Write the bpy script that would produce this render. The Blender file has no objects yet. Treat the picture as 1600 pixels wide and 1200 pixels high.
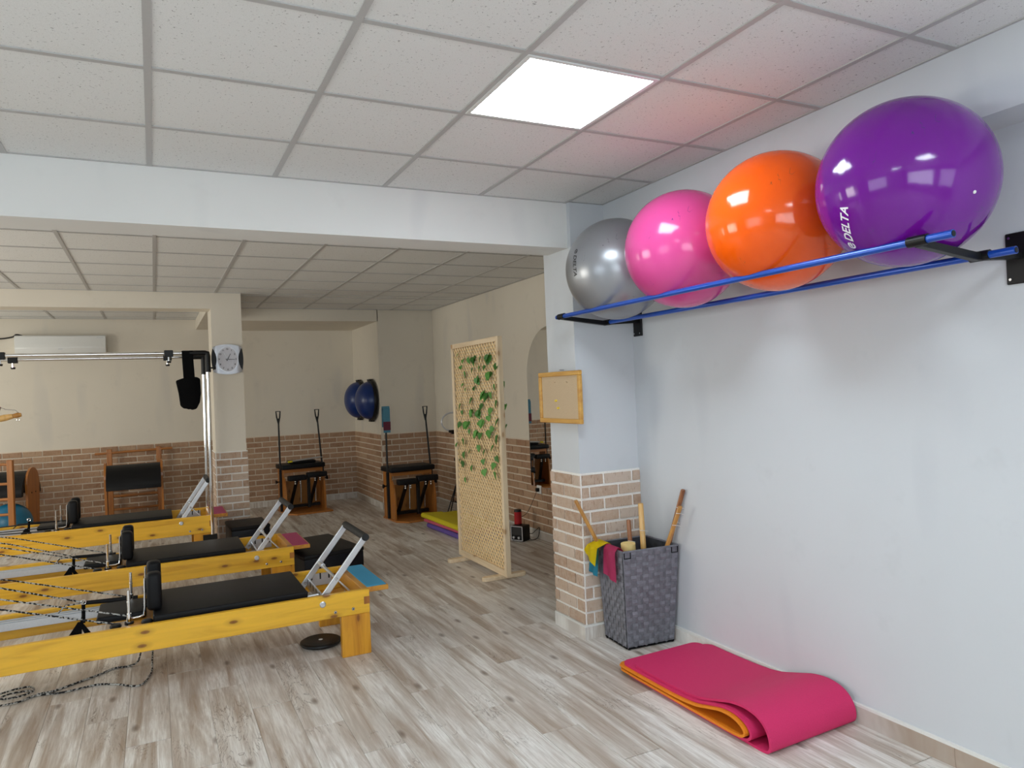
import bpy, bmesh, math, random
from mathutils import Vector, Matrix
random.seed(7)
S = bpy.context.scene
COL = S.collection
PI = math.pi

# ------------------------------------------------------------------ camera
cam = bpy.data.cameras.new('camera')
cam.sensor_width = 36.0
cam.lens = 36.0 * 1129.5 / 1600.0
cam.clip_start = 0.05
co = bpy.data.objects.new('camera', cam)
COL.objects.link(co)
_r = Vector((0.8951, -0.4439, -0.0409)).normalized()
_f = Vector((0.4445, 0.8958, 0.0062)).normalized()
_u = _r.cross(_f).normalized()
_r = _f.cross(_u).normalized()
m3 = Matrix((_r, _u, -_f)).transposed()
co.matrix_world = Matrix.Translation((-0.0199, -2.2309, 1.6186)) @ m3.to_4x4()
S.camera = co

# ------------------------------------------------------------------ light
vs = S.view_settings
vs.view_transform = 'Standard'
vs.look = 'None'
vs.exposure = -0.12
vs.gamma = 1.0
vs.use_curve_mapping = False
W = bpy.data.worlds.new('sky')
S.world = W
W.use_nodes = True
bg = W.node_tree.nodes['Background']
bg.inputs['Color'].default_value = (0.80, 0.90, 1.0, 1)
bg.inputs['Strength'].default_value = 1.2

def area_light(name, loc, rot, sx, sy, power, color):
    L = bpy.data.lights.new(name, 'AREA')
    L.shape = 'RECTANGLE'
    L.size = sx
    L.size_y = sy
    L.energy = power
    L.color = color
    o = bpy.data.objects.new(name, L)
    o.location = loc
    o.rotation_euler = rot
    COL.objects.link(o)
    return o
DAY = (0.82, 0.92, 1.0)
# daylight through the windows of the left wall and of the wall behind the camera
area_light('daylight_rear_window', (-1.0, -4.92, 1.62), (PI / 2, 0, 0), 3.4, 1.5, 80, (0.84, 0.95, 1.0))
area_light('daylight_rear_window_b', (2.0, -4.92, 1.62), (PI / 2, 0, 0), 1.4, 1.5, 14, DAY)
area_light('daylight_left_window', (-4.12, -1.0, 1.62), (0, -PI / 2, 0), 1.5, 2.6, 32, DAY)
area_light('daylight_left_window_b', (-4.12, 3.9, 1.62), (0, -PI / 2 + 0.35, 0), 1.5, 2.2, 95, (1.0, 0.95, 0.83))
area_light('daylight_left_window_c', (-4.12, 7.9, 1.62), (0, -PI / 2 + 0.25, 0), 1.5, 1.6, 38, (1.0, 0.97, 0.84))

# ------------------------------------------------------------------ helpers
def bx(bm, x0, x1, y0, y1, z0, z1, M=None):
    vv = [bm.verts.new(p) for p in ((x0, y0, z0), (x1, y0, z0), (x1, y1, z0), (x0, y1, z0),
                                    (x0, y0, z1), (x1, y0, z1), (x1, y1, z1), (x0, y1, z1))]
    for f in ((0, 3, 2, 1), (4, 5, 6, 7), (0, 1, 5, 4), (1, 2, 6, 5), (2, 3, 7, 6), (3, 0, 4, 7)):
        bm.faces.new([vv[i] for i in f])
    if M is not None:
        bmesh.ops.transform(bm, matrix=M, verts=vv)
    return vv

def frame(d):
    d = d.normalized()
    a = Vector((0, 0, 1)) if abs(d.z) < 0.9 else Vector((1, 0, 0))
    u = d.cross(a).normalized()
    return u, d.cross(u).normalized()

def tube(bm, pts, r, seg=8, closed=False, cap=True):
    pts = [Vector(p) for p in pts]
    n = len(pts)
    rings = []
    u = None
    for i, p in enumerate(pts):
        if closed:
            d = pts[(i + 1) % n] - pts[i - 1]
        else:
            d = pts[min(i + 1, n - 1)] - pts[max(i - 1, 0)]
        if d.length < 1e-9:
            d = Vector((0, 0, 1))
        d.normalize()
        if u is None:
            u, v = frame(d)
        else:
            u = (u - d * u.dot(d))
            if u.length < 1e-6:
                u, v = frame(d)
            u.normalize()
            v = d.cross(u)
        rr = r[i] if isinstance(r, (list, tuple)) else r
        rings.append([bm.verts.new(p + u * (rr * math.cos(2 * PI * k / seg)) + v * (rr * math.sin(2 * PI * k / seg))) for k in range(seg)])
    m = n if closed else n - 1
    for i in range(m):
        a, b = rings[i], rings[(i + 1) % n]
        for k in range(seg):
            bm.faces.new((a[k], a[(k + 1) % seg], b[(k + 1) % seg], b[k]))
    if cap and not closed:
        bm.faces.new(list(reversed(rings[0])))
        bm.faces.new(rings[-1])

def cyl(bm, p0, p1, r0, r1=None, seg=16):
    tube(bm, [p0, p1], [r0, r0 if r1 is None else r1], seg)

def lathe(bm, prof, seg=24, M=None):
    """prof: (radius, z) pairs turned about local z"""
    rings = []
    vs_ = []
    for rr, z in prof:
        if rr < 1e-6:
            ring = [bm.verts.new((0, 0, z))]
        else:
            ring = [bm.verts.new((rr * math.cos(2 * PI * k / seg), rr * math.sin(2 * PI * k / seg), z)) for k in range(seg)]
        rings.append(ring)
        vs_ += ring
    for a, b in zip(rings, rings[1:]):
        for k in range(seg):
            if len(a) == 1 and len(b) == 1:
                continue
            if len(a) == 1:
                bm.faces.new((a[0], b[(k + 1) % seg], b[k]))
            elif len(b) == 1:
                bm.faces.new((a[k], a[(k + 1) % seg], b[0]))
            else:
                bm.faces.new((a[k], a[(k + 1) % seg], b[(k + 1) % seg], b[k]))
    if M is not None:
        bmesh.ops.transform(bm, matrix=M, verts=vs_)
    return vs_

def prism(bm, poly, d0, d1, axis='y', M=None):
    """2-D outline extruded along an axis. axis y: poly is (x,z); x: (y,z); z: (x,y)"""
    def P(a, b, d):
        return {'y': (a, d, b), 'x': (d, a, b), 'z': (a, b, d)}[axis]
    A = [bm.verts.new(P(a, b, d0)) for a, b in poly]
    B = [bm.verts.new(P(a, b, d1)) for a, b in poly]
    n = len(poly)
    bm.faces.new(A)
    bm.faces.new(list(reversed(B)))
    for i in range(n):
        bm.faces.new((A[(i + 1) % n], A[i], B[i], B[(i + 1) % n]))
    if M is not None:
        bmesh.ops.transform(bm, matrix=M, verts=A + B)
    return A + B

def sheet(bm, path, t, d0, d1, axis='x', taper=None):
    """a path in (y,z) (axis x) given thickness t and extruded between d0 and d1"""
    pts = [Vector((a, b)) for a, b in path]
    L, R = [], []
    for i, p in enumerate(pts):
        d = (pts[min(i + 1, len(pts) - 1)] - pts[max(i - 1, 0)]).normalized()
        n = Vector((-d.y, d.x))
        L.append(p + n * t / 2)
        R.append(p - n * t / 2)
    def P(q, d):
        return (d, q.x, q.y) if axis == 'x' else ((q.x, d, q.y) if axis == 'y' else (q.x, q.y, d))
    va = [[bm.verts.new(P(q, d)) for q in side] for side in (L, R) for d in (d0, d1)]
    La, Lb, Ra, Rb = va
    for i in range(len(pts) - 1):
        bm.faces.new((La[i], La[i + 1], Lb[i + 1], Lb[i]))
        bm.faces.new((Ra[i + 1], Ra[i], Rb[i], Rb[i + 1]))
        bm.faces.new((La[i + 1], La[i], Ra[i], Ra[i + 1]))
        bm.faces.new((Lb[i], Lb[i + 1], Rb[i + 1], Rb[i]))
    for i in (0, -1):
        bm.faces.new((La[i], Lb[i], Rb[i], Ra[i]))

def smooth_path(pts, n=6):
    """Catmull-Rom through the points"""
    pts = [Vector(p) for p in pts]
    out = []
    for i in range(len(pts) - 1):
        p0, p1, p2, p3 = pts[max(i - 1, 0)], pts[i], pts[i + 1], pts[min(i + 2, len(pts) - 1)]
        for k in range(n):
            t = k / n
            out.append(0.5 * ((2 * p1) + (p2 - p0) * t + (2 * p0 - 5 * p1 + 4 * p2 - p3) * t * t + (3 * p1 - p0 - 3 * p2 + p3) * t ** 3))
    out.append(pts[-1])
    return out

def mesh_of(name, bm, m, bevel=0.0, seg=1, smooth=False, angle=35):
    if bevel > 0:
        bmesh.ops.bevel(bm, geom=list(bm.edges), offset=bevel, segments=seg, affect='EDGES', profile=0.5)
    bmesh.ops.recalc_face_normals(bm, faces=bm.faces)
    me = bpy.data.meshes.new(name)
    bm.to_mesh(me)
    bm.free()
    if m is not None:
        me.materials.append(m)
    if smooth:
        me.shade_smooth()
        me.set_sharp_from_angle(angle=math.radians(angle))
    return me

def obj(name, bm, m, parent=None, bevel=0.0, seg=1, smooth=False, angle=35, label=None):
    me = mesh_of(name, bm, m, bevel, seg, smooth, angle)
    o = bpy.data.objects.new(name, me)
    COL.objects.link(o)
    if parent is not None:
        o.parent = parent
    if label:
        o['label'] = label
    return o

def inst(name, me, loc, parent=None, rot=(0, 0, 0), scale=None):
    o = bpy.data.objects.new(name, me)
    COL.objects.link(o)
    o.location = loc
    o.rotation_euler = rot
    if scale is not None:
        o.scale = scale
    if parent is not None:
        o.parent = parent
    return o

def thing(name, label, cat, loc=(0, 0, 0), rotz=0.0, group=None):
    o = bpy.data.objects.new(name, None)
    o.empty_display_size = 0.1
    COL.objects.link(o)
    o.location = loc
    o.rotation_euler = (0, 0, rotz)
    tag(o, label, cat, group)
    return o

def tag(o, label, cat, group=None):
    o['label'] = label
    o['category'] = cat
    if group:
        o['group'] = group
    return o

def struct(name, bm, m, label=None, **k):
    o = obj(name, bm, m, **k)
    o['kind'] = 'structure'
    if label:
        o['label'] = label
    return o

def B():
    return bmesh.new()

def boxobj(name, b, m, parent=None, bevel=0.0, seg=1, label=None):
    bm = B()
    bx(bm, *b)
    return obj(name, bm, m, parent, bevel, seg, label=label)

# ------------------------------------------------------------------ materials
class N:
    def __init__(s, name, rough=0.5, metal=0.0, color=(0.8, 0.8, 0.8), spec=0.5):
        s.m = bpy.data.materials.new(name)
        s.m.use_nodes = True
        s.t = s.m.node_tree
        s.b = s.t.nodes['Principled BSDF']
        s.b.inputs['Base Color'].default_value = (*color, 1)
        s.b.inputs['Roughness'].default_value = rough
        s.b.inputs['Metallic'].default_value = metal
        s.b.inputs['Specular IOR Level'].default_value = spec
    def n(s, typ, **k):
        x = s.t.nodes.new(typ)
        for a, v in k.items():
            if a in x.inputs.keys():
                x.inputs[a].default_value = v
            else:
                setattr(x, a, v)
        return x
    def l(s, a, b):
        s.t.links.new(a, b)
    def coord(s, scale=(1, 1, 1), rand=0.0, kind='Object', rot=(0, 0, 0)):
        tc = s.n('ShaderNodeTexCoord')
        mp = s.n('ShaderNodeMapping')
        mp.inputs['Scale'].default_value = scale
        mp.inputs['Rotation'].default_value = rot
        s.l(tc.outputs[kind], mp.inputs['Vector'])
        if rand:
            oi = s.n('ShaderNodeObjectInfo')
            mu = s.n('ShaderNodeVectorMath', operation='SCALE')
            mu.inputs[0].default_value = (rand, rand * 0.73, rand * 1.31)
            s.l(oi.outputs['Random'], mu.inputs['Scale'])
            ad = s.n('ShaderNodeVectorMath', operation='ADD')
            s.l(mp.outputs[0], ad.inputs[0])
            s.l(mu.outputs[0], ad.inputs[1])
            return ad.outputs[0]
        return mp.outputs[0]
    def noise(s, vec, scale, detail=4, rough=0.5, dist=0.0):
        x = s.n('ShaderNodeTexNoise', Scale=scale, Detail=detail, Roughness=rough, Distortion=dist)
        s.l(vec, x.inputs['Vector'])
        return x.outputs['Fac']
    def ramp(s, fac, stops):
        x = s.n('ShaderNodeValToRGB')
        e = x.color_ramp.elements
        while len(e) < len(stops):
            e.new(0.5)
        for i, (p, c) in enumerate(stops):
            e[i].position = p
            e[i].color = (*c, 1) if len(c) == 3 else c
        s.l(fac, x.inputs['Fac'])
        return x.outputs['Color']
    def mix(s, fac, a, b, mode='MIX'):
        x = s.n('ShaderNodeMix', data_type='RGBA', blend_type=mode)
        for sock, v in ((x.inputs[0], fac), (x.inputs[6], a), (x.inputs[7], b)):
            if isinstance(v, (int, float)):
                sock.default_value = v
            elif isinstance(v, (tuple, list)):
                sock.default_value = (*v, 1) if len(v) == 3 else v
            else:
                s.l(v, sock)
        return x.outputs[2]
    def bump(s, h, strength=0.2, dist=0.01):
        x = s.n('ShaderNodeBump', Strength=strength, Distance=dist)
        s.l(h, x.inputs['Height'])
        s.l(x.outputs['Normal'], s.b.inputs['Normal'])
    def base(s, c):
        s.l(c, s.b.inputs['Base Color'])

def plain(name, color, rough=0.5, metal=0.0, bump=0.0, bscale=60, var=0.06, spec=0.5, coat=0.0):
    k = N(name, rough, metal, color, spec)
    v = k.coord()
    f = k.noise(v, bscale, 3)
    lo = tuple(c * (1 - var) for c in color)
    hi = tuple(min(1, c * (1 + var)) for c in color)
    k.base(k.ramp(f, [(0.3, lo), (0.7, hi)]))
    if bump:
        k.bump(f, bump, 0.003)
    if coat:
        k.b.inputs['Coat Weight'].default_value = coat
        k.b.inputs['Coat Roughness'].default_value = 0.1
    return k.m

M = {}
# painted walls: faint scuffs and roller texture
def paint(name, c, scuff=0.06):
    k = N(name, 0.62, 0, c, 0.3)
    v = k.coord()
    a = k.noise(v, 1.6, 2, 0.6)
    d = k.noise(v, 5.0, 3, 0.7)
    sc = k.ramp(d, [(0.60, (0, 0, 0)), (0.78, (1, 1, 1))])
    col = k.ramp(a, [(0.3, tuple(x * 0.965 for x in c)), (0.7, c)])
    mulc = k.mix(sc, col, tuple(x * (1 - scuff) for x in c))
    sm = k.noise(k.coord((3.4, 3.4, 0.9)), 1.0, 1, 0.5)
    mulc = k.mix(k.ramp(sm, [(0.63, (0, 0, 0)), (0.75, (0.14, 0.14, 0.14))]), mulc, (0.30, 0.33, 0.40))
    k.base(mulc)
    return k.m
M['wall'] = paint('wall_paint', (0.61, 0.63, 0.655))
M['wall_back'] = paint('wall_paint_cream', (0.76, 0.70, 0.60), 0.10)
M['beam'] = paint('beam_paint', (0.78, 0.775, 0.75))

def tile_mat():
    k = N('ceiling_tile_mineral', 0.9, 0, (0.72, 0.71, 0.69), 0.2)
    v = k.coord(rand=13.0)
    n1 = k.noise(v, 95, 3, 0.7, 0.4)
    pits = k.ramp(n1, [(0.33, (0, 0, 0)), (0.37, (1, 1, 1))])
    n2 = k.noise(v, 330, 2)
    k.base(k.mix(pits, (0.36, 0.35, 0.34), k.ramp(n2, [(0.3, (0.73, 0.73, 0.715)), (0.7, (0.81, 0.81, 0.795))])))
    k.bump(pits, 0.35, 0.004)
    return k.m
M['tile'] = tile_mat()
M['gridbar'] = plain('ceiling_grid_metal_shaded', (0.47, 0.46, 0.45), 0.5, 0, var=0.02)  # white painted bars; their shade is put into this grey base colour
M['plenum'] = plain('plenum_board', (0.30, 0.29, 0.28), 0.9)

def brick_mat(name, tones, dark):
    k = N(name, 0.85, 0, tones[0], 0.25)
    oi = k.n('ShaderNodeObjectInfo')
    v = k.coord(rand=9.0)
    vs_ = k.coord((22, 22, 5), rand=9.0)
    n1 = k.noise(v, 22, 3, 0.65)
    n2 = k.noise(vs_, 4.0, 3, 0.6)
    n3 = k.noise(v, 150, 3, 0.7)
    tone = k.ramp(oi.outputs['Random'], [(i / (len(tones) - 1), t) for i, t in enumerate(tones)])
    c = k.mix(k.ramp(n1, [(0.35, (0, 0, 0)), (0.75, (0.55, 0.55, 0.55))]), tone, dark)
    c = k.mix(k.ramp(n2, [(0.58, (0, 0, 0)), (0.70, (0.55, 0.55, 0.55))]), c, (0.22, 0.10, 0.045))
    c = k.mix(k.ramp(n3, [(0.62, (0, 0, 0)), (0.72, (0.45, 0.45, 0.45))]), c, tuple(x * 0.35 for x in tones[0]))
    k.base(c)
    k.bump(n3, 0.6, 0.004)
    return k.m
M['brick'] = brick_mat('brick_slip', [(0.47, 0.32, 0.225), (0.57, 0.43, 0.33), (0.42, 0.27, 0.18), (0.60, 0.48, 0.39), (0.50, 0.35, 0.25)], (0.62, 0.51, 0.42))
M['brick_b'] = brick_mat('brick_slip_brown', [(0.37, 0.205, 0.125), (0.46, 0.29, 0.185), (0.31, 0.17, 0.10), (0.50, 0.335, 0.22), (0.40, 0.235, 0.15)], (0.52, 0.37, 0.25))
M['mortar'] = plain('mortar_white', (0.86, 0.83, 0.78), 0.9, 0, 0.5, 180, 0.08)
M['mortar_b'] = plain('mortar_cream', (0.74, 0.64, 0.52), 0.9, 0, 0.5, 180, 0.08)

def floor_mat():
    k = N('laminate_oak_grey', 0.42, 0, (0.5, 0.46, 0.42), 0.35)
    oi = k.n('ShaderNodeObjectInfo')
    va = k.coord((13, 0.9, 1), rand=31.0)
    vb = k.coord((3.2, 1.1, 1), rand=17.0)
    vc = k.coord((95, 5.0, 1), rand=17.0)
    vd = k.coord((16, 2.4, 1), rand=23.0)
    ve = k.coord((5, 2.6, 1), rand=41.0)
    streak = k.noise(va, 1.0, 5, 0.66, 0.45)
    cloud = k.noise(vb, 1.3, 3, 0.6, 0.4)
    fine = k.noise(vc, 1.0, 4, 0.72, 0.0)
    crack = k.noise(vd, 1.0, 3, 0.6, 2.2)
    gate = k.noise(ve, 1.0, 1, 0.5)
    tone = k.ramp(oi.outputs['Random'], [(0.0, (0.62, 0.57, 0.51)), (0.35, (0.74, 0.70, 0.65)), (0.7, (0.67, 0.61, 0.55)), (1.0, (0.79, 0.755, 0.71))])
    c = k.mix(k.ramp(cloud, [(0.40, (0, 0, 0)), (0.60, (0.85, 0.85, 0.85))]), tone, (0.88, 0.86, 0.82))
    c = k.mix(k.ramp(streak, [(0.36, (0.95, 0.95, 0.95)), (0.49, (0.36, 0.36, 0.36)), (0.56, (0, 0, 0))]), c, (0.38, 0.29, 0.22))
    c = k.mix(k.ramp(fine, [(0.38, (0.5, 0.5, 0.5)), (0.58, (0, 0, 0))]), c, (0.46, 0.40, 0.345))
    lines = k.ramp(crack, [(0.470, (0, 0, 0)), (0.490, (1, 1, 1)), (0.510, (0, 0, 0))])
    g = k.ramp(gate, [(0.56, (0, 0, 0)), (0.66, (0.75, 0.75, 0.75))])
    c = k.mix(k.mix(1.0, lines, g, 'MULTIPLY'), c, (0.15, 0.105, 0.075))
    vo = k.n('ShaderNodeTexVoronoi', Scale=1.0, voronoi_dimensions='2D')
    k.l(k.coord((3.4, 1.3, 1), rand=13.0), vo.inputs['Vector'])
    kn = k.ramp(vo.outputs['Distance'], [(0.0, (0.85, 0.85, 0.85)), (0.035, (0.6, 0.6, 0.6)), (0.075, (0, 0, 0))])
    sel = k.n('ShaderNodeSeparateColor')
    k.l(vo.outputs['Color'], sel.inputs[0])
    kg = k.ramp(sel.outputs[0], [(0.45, (0, 0, 0)), (0.55, (1, 1, 1))])
    c = k.mix(k.mix(1.0, kn, kg, 'MULTIPLY'), c, (0.16, 0.11, 0.08))
    k.base(c)
    k.l(k.ramp(fine, [(0.3, (0.34,) * 3), (0.8, (0.48,) * 3)]), k.b.inputs['Roughness'])
    k.bump(fine, 0.08, 0.002)
    return k.m
M['floor'] = floor_mat()

def wood(name, c0, c1, knot, axis='x', rough=0.34, coat=0.15, knots=True, gs=1.0):
    k = N(name, rough, 0, c0, 0.45)
    st = {'x': (0.7, 9, 9), 'y': (9, 0.7, 9), 'z': (9, 9, 0.7)}[axis]
    ks = {'x': (0.42, 1, 1), 'y': (1, 0.42, 1), 'z': (1, 1, 0.42)}[axis]
    v = k.coord(tuple(a * gs for a in st), rand=5.0)
    g = k.noise(v, 2.0, 5, 0.6, 0.9)
    c = k.ramp(g, [(0.30, c1), (0.52, c0), (0.75, tuple(min(1, a * 1.12) for a in c0))])
    if knots:
        v2 = k.coord(ks, rand=7.0)
        sx = k.n('ShaderNodeSeparateXYZ')
        k.l(v2, sx.inputs[0])
        cb = k.n('ShaderNodeCombineXYZ')
        ia, ib = {'x': (0, 2), 'y': (1, 2), 'z': (2, 0)}[axis]
        k.l(sx.outputs[ia], cb.inputs[0])
        k.l(sx.outputs[ib], cb.inputs[1])
        vo = k.n('ShaderNodeTexVoronoi', Scale=7.5, Randomness=1.0, voronoi_dimensions='2D')
        k.l(cb.outputs[0], vo.inputs['Vector'])
        d = k.ramp(vo.outputs['Distance'], [(0.0, (0.95, 0.95, 0.95)), (0.06, (0.8, 0.8, 0.8)), (0.085, (0.30, 0.30, 0.30)), (0.20, (0, 0, 0))])
        c = k.mix(d, c, knot)
    k.base(c)
    k.b.inputs['Coat Weight'].default_value = coat
    k.b.inputs['Coat Roughness'].default_value = 0.12
    return k.m
PINE = ((0.80, 0.445, 0.030), (0.62, 0.30, 0.014), (0.17, 0.045, 0.008))
M['pine_x'] = wood('pine_varnished_long', *PINE, axis='x')
M['pine_y'] = wood('pine_varnished_cross', (0.58, 0.26, 0.030), (0.42, 0.16, 0.018), (0.22, 0.07, 0.012), axis='y')
M['pine_z'] = wood('pine_varnished_leg', (0.66, 0.30, 0.020), (0.50, 0.19, 0.010), (0.20, 0.06, 0.010), axis='z')
M['endgrain'] = wood('pine_end_grain', (0.42, 0.16, 0.03), (0.26, 0.085, 0.015), (0.1, 0.03, 0.01), axis='z', knots=False)
M['beech'] = wood('beech_orange', (0.42, 0.155, 0.030), (0.30, 0.10, 0.018), (0.1, 0.03, 0.01), axis='z', knots=False, rough=0.35)
M['beech_x'] = wood('beech_orange_bar', (0.42, 0.155, 0.030), (0.30, 0.10, 0.018), (0.1, 0.03, 0.01), axis='x', knots=False, rough=0.35)
M['plywood'] = wood('plywood_honey', (0.46, 0.20, 0.045), (0.36, 0.14, 0.03), (0.2, 0.07, 0.02), axis='z', knots=True, rough=0.4, gs=0.6)
M['raw_pine_z'] = wood('raw_pine_upright', (0.80, 0.64, 0.44), (0.70, 0.53, 0.34), (0.45, 0.26, 0.12), axis='z', rough=0.6, coat=0.0)
M['raw_pine_y'] = wood('raw_pine_cross', (0.80, 0.64, 0.44), (0.70, 0.53, 0.34), (0.45, 0.26, 0.12), axis='y', rough=0.6, coat=0.0)
M['lattice'] = wood('lattice_slat_pine', (0.88, 0.66, 0.38), (0.78, 0.54, 0.27), (0.4, 0.2, 0.08), axis='x', rough=0.6, coat=0.0, knots=False)
M['stick'] = wood('stick_wood_amber', (0.50, 0.25, 0.060), (0.36, 0.15, 0.028), (0.16, 0.05, 0.01), axis='z', rough=0.3, knots=False)
M['stick_dark'] = wood('stick_wood_red_brown', (0.27, 0.095, 0.028), (0.16, 0.05, 0.014), (0.1, 0.03, 0.01), axis='z', rough=0.3, knots=False)
M['stick_light'] = wood('stick_wood_light', (0.66, 0.40, 0.14), (0.52, 0.28, 0.075), (0.2, 0.07, 0.02), axis='z', rough=0.28, knots=False)
M['corkframe'] = wood('frame_wood_honey', (0.62, 0.34, 0.075), (0.48, 0.22, 0.04), (0.2, 0.07, 0.02), axis='y', rough=0.4, knots=False)
M['leather'] = plain('black_leatherette', (0.0075, 0.0075, 0.0085), 0.46, 0, 0.25, 420, 0.15, 0.18)
M['leather_blue'] = plain('black_vinyl_edge', (0.005, 0.0055, 0.009), 0.36, 0, 0.1, 300, 0.1, 0.2)
M['black_metal'] = plain('black_powder_coat', (0.006, 0.006, 0.0065), 0.4, 0, 0.1, 300, 0.1, 0.3)
M['black_plastic'] = plain('black_plastic', (0.006, 0.006, 0.0065), 0.4, 0, spec=0.3)
M['black_cloth'] = plain('black_plush', (0.004, 0.004, 0.0045), 0.95, 0, 0.8, 300, 0.3, 0.1)
M['rubber_grey'] = plain('grip_rubber', (0.020, 0.020, 0.021), 0.6, 0, 0.3, 500, spec=0.3)
M['alu'] = plain('brushed_aluminium', (0.62, 0.63, 0.65), 0.36, 0.9, 0.05, 200, 0.05)
M['track'] = plain('anodised_track', (0.58, 0.60, 0.63), 0.42, 0.6, 0.05, 120, 0.04)
M['chrome'] = plain('chrome', (0.80, 0.80, 0.80), 0.10, 1.0, var=0.01)
M['steel'] = plain('steel_bolt', (0.55, 0.55, 0.56), 0.25, 1.0, var=0.03)
M['white_plastic'] = plain('white_gloss_plastic', (0.78, 0.79, 0.78), 0.18, 0, var=0.01)
M['silver_plastic'] = plain('silver_plastic', (0.55, 0.56, 0.60), 0.32, 0.5, var=0.02)
M['blue_tube'] = plain('blue_metallic_paint', (0.006, 0.075, 0.44), 0.28, 0.25, 0.0, 60, 0.03, 0.5, 0.3)
M['mirror'] = plain('mirror_glass', (0.86, 0.87, 0.87), 0.015, 1.0, var=0.0)
M['mat_pink'] = plain('foam_pink', (0.63, 0.028, 0.130), 0.62, 0, 0.25, 260, 0.05, 0.3)
M['mat_orange'] = plain('foam_orange', (0.78, 0.235, 0.012), 0.62, 0, 0.25, 260, 0.05, 0.3)
M['mat_yellow'] = plain('foam_yellow', (0.62, 0.52, 0.015), 0.62, 0, 0.25, 260, 0.05, 0.3)
M['mat_rose'] = plain('foam_rose', (0.55, 0.10, 0.16), 0.62, 0, 0.25, 260, 0.05, 0.3)
M['mat_violet'] = plain('foam_violet', (0.14, 0.09, 0.36), 0.62, 0, 0.25, 260, 0.05, 0.3)
M['pad_blue'] = plain('step_pad_blue', (0.045, 0.30, 0.50), 0.7, 0, 0.3, 300, 0.06)
M['pad_pink'] = plain('step_pad_pink', (0.42, 0.05, 0.14), 0.7, 0, 0.3, 300, 0.06)
M['band_yellow'] = plain('latex_yellow', (1.0, 0.76, 0.0), 0.55, 0, var=0.02)
M['band_pink'] = plain('latex_pink', (0.66, 0.055, 0.19), 0.5, 0, var=0.03)
M['band_blue'] = plain('latex_blue', (0.03, 0.34, 0.52), 0.5, 0, var=0.03)
M['cloth_teal'] = plain('cloth_teal', (0.06, 0.19, 0.27), 0.8, 0, var=0.1)
M['cloth_maroon'] = plain('cloth_maroon', (0.10, 0.012, 0.03), 0.8, 0, var=0.1)
M['cream_foam'] = plain('cream_foam', (0.80, 0.60, 0.24), 0.6, 0, var=0.04)
M['red'] = plain('red_enamel', (0.42, 0.008, 0.015), 0.3, 0, var=0.03)
M['cork'] = plain('cork', (0.56, 0.42, 0.27), 0.9, 0, 0.6, 220, 0.16)
M['white_print'] = plain('white_print', (0.86, 0.82, 0.88), 0.4, 0, var=0.01)
M['dark_print'] = plain('dark_print', (0.015, 0.015, 0.017), 0.4, 0, var=0.01)
M['clock_face'] = plain('clock_dial', (0.60, 0.60, 0.66), 0.35, 0, var=0.02)
M['yellow_pin'] = plain('yellow_pin', (0.85, 0.62, 0.02), 0.3, 0, var=0.01)
M['white_label'] = plain('white_label', (0.75, 0.74, 0.70), 0.5, 0, var=0.02)
M['gym_blue'] = plain('gym_ball_teal', (0.012, 0.17, 0.32), 0.35, 0, var=0.05)
M['bosu_blue'] = plain('dome_blue', (0.005, 0.028, 0.15), 0.28, 0, var=0.08)
M['dark_pipe'] = plain('cable_black', (0.012, 0.012, 0.012), 0.5, 0)
M['stem'] = plain('vine_stem', (0.10, 0.075, 0.03), 0.7, 0)

def leaf_mat():
    k = N('ivy_leaf_green', 0.45, 0, (0.05, 0.17, 0.03), 0.4)
    oi = k.n('ShaderNodeObjectInfo')
    k.base(k.ramp(oi.outputs['Random'], [(0.0, (0.040, 0.13, 0.022)), (0.5, (0.075, 0.24, 0.040)), (1.0, (0.13, 0.34, 0.07))]))
    return k.m
M['leaf'] = leaf_mat()

def rope_mat():
    k = N('braided_rope', 0.8, 0, (0.5, 0.5, 0.48), 0.2)
    v = k.coord((1, 1, 1))
    n = k.noise(v, 85, 1, 0.3)
    k.base(k.ramp(n, [(0.48, (0.02, 0.02, 0.02)), (0.54, (0.46, 0.45, 0.42))]))
    return k.m
M['rope'] = rope_mat()

def ball_mat(name, c, rough, metal=0.0, streak=True, scuffc=(0.04, 0.03, 0.16)):
    k = N(name, rough, metal, c, 0.55)
    v = k.coord()
    w = k.coord((1, 1, 1), rot=(0.3, 0.5, 0.2))
    n = k.noise(w, 3.0, 3, 0.5)
    # thin pen-like scuffs
    st = k.coord((3, 26, 6), rot=(0.5, 0.9, 0.3))
    s1 = k.noise(st, 1.6, 2, 0.4)
    s2 = k.noise(v, 7, 2)
    gate = k.ramp(s2, [(0.60, (0, 0, 0)), (0.64, (1, 1, 1))])
    line = k.ramp(s1, [(0.492, (0, 0, 0)), (0.500, (1, 1, 1)), (0.508, (0, 0, 0))])
    both = k.mix(1.0, gate, line, 'MULTIPLY')
    c2 = k.ramp(n, [(0.3, tuple(x * 0.94 for x in c)), (0.7, c)])
    k.base(k.mix(both, c2, scuffc))
    rings = k.n('ShaderNodeTexWave', wave_type='BANDS', bands_direction='Y')
    rings.inputs['Scale'].default_value = 12.0
    rings.inputs['Distortion'].default_value = 0.4
    k.l(v, rings.inputs['Vector'])
    k.bump(rings.outputs['Fac'], 0.05, 0.002)
    k.b.inputs['Subsurface Weight'].default_value = 0.0
    return k.m
M['ball_silver'] = ball_mat('ball_pvc_silver', (0.33, 0.34, 0.36), 0.30, 0.55, scuffc=(0.10, 0.10, 0.13))
M['ball_pink'] = ball_mat('ball_pvc_pink', (0.64, 0.068, 0.27), 0.16)
M['ball_orange'] = ball_mat('ball_pvc_orange', (0.90, 0.105, 0.002), 0.13, scuffc=(0.25, 0.06, 0.02))
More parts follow.
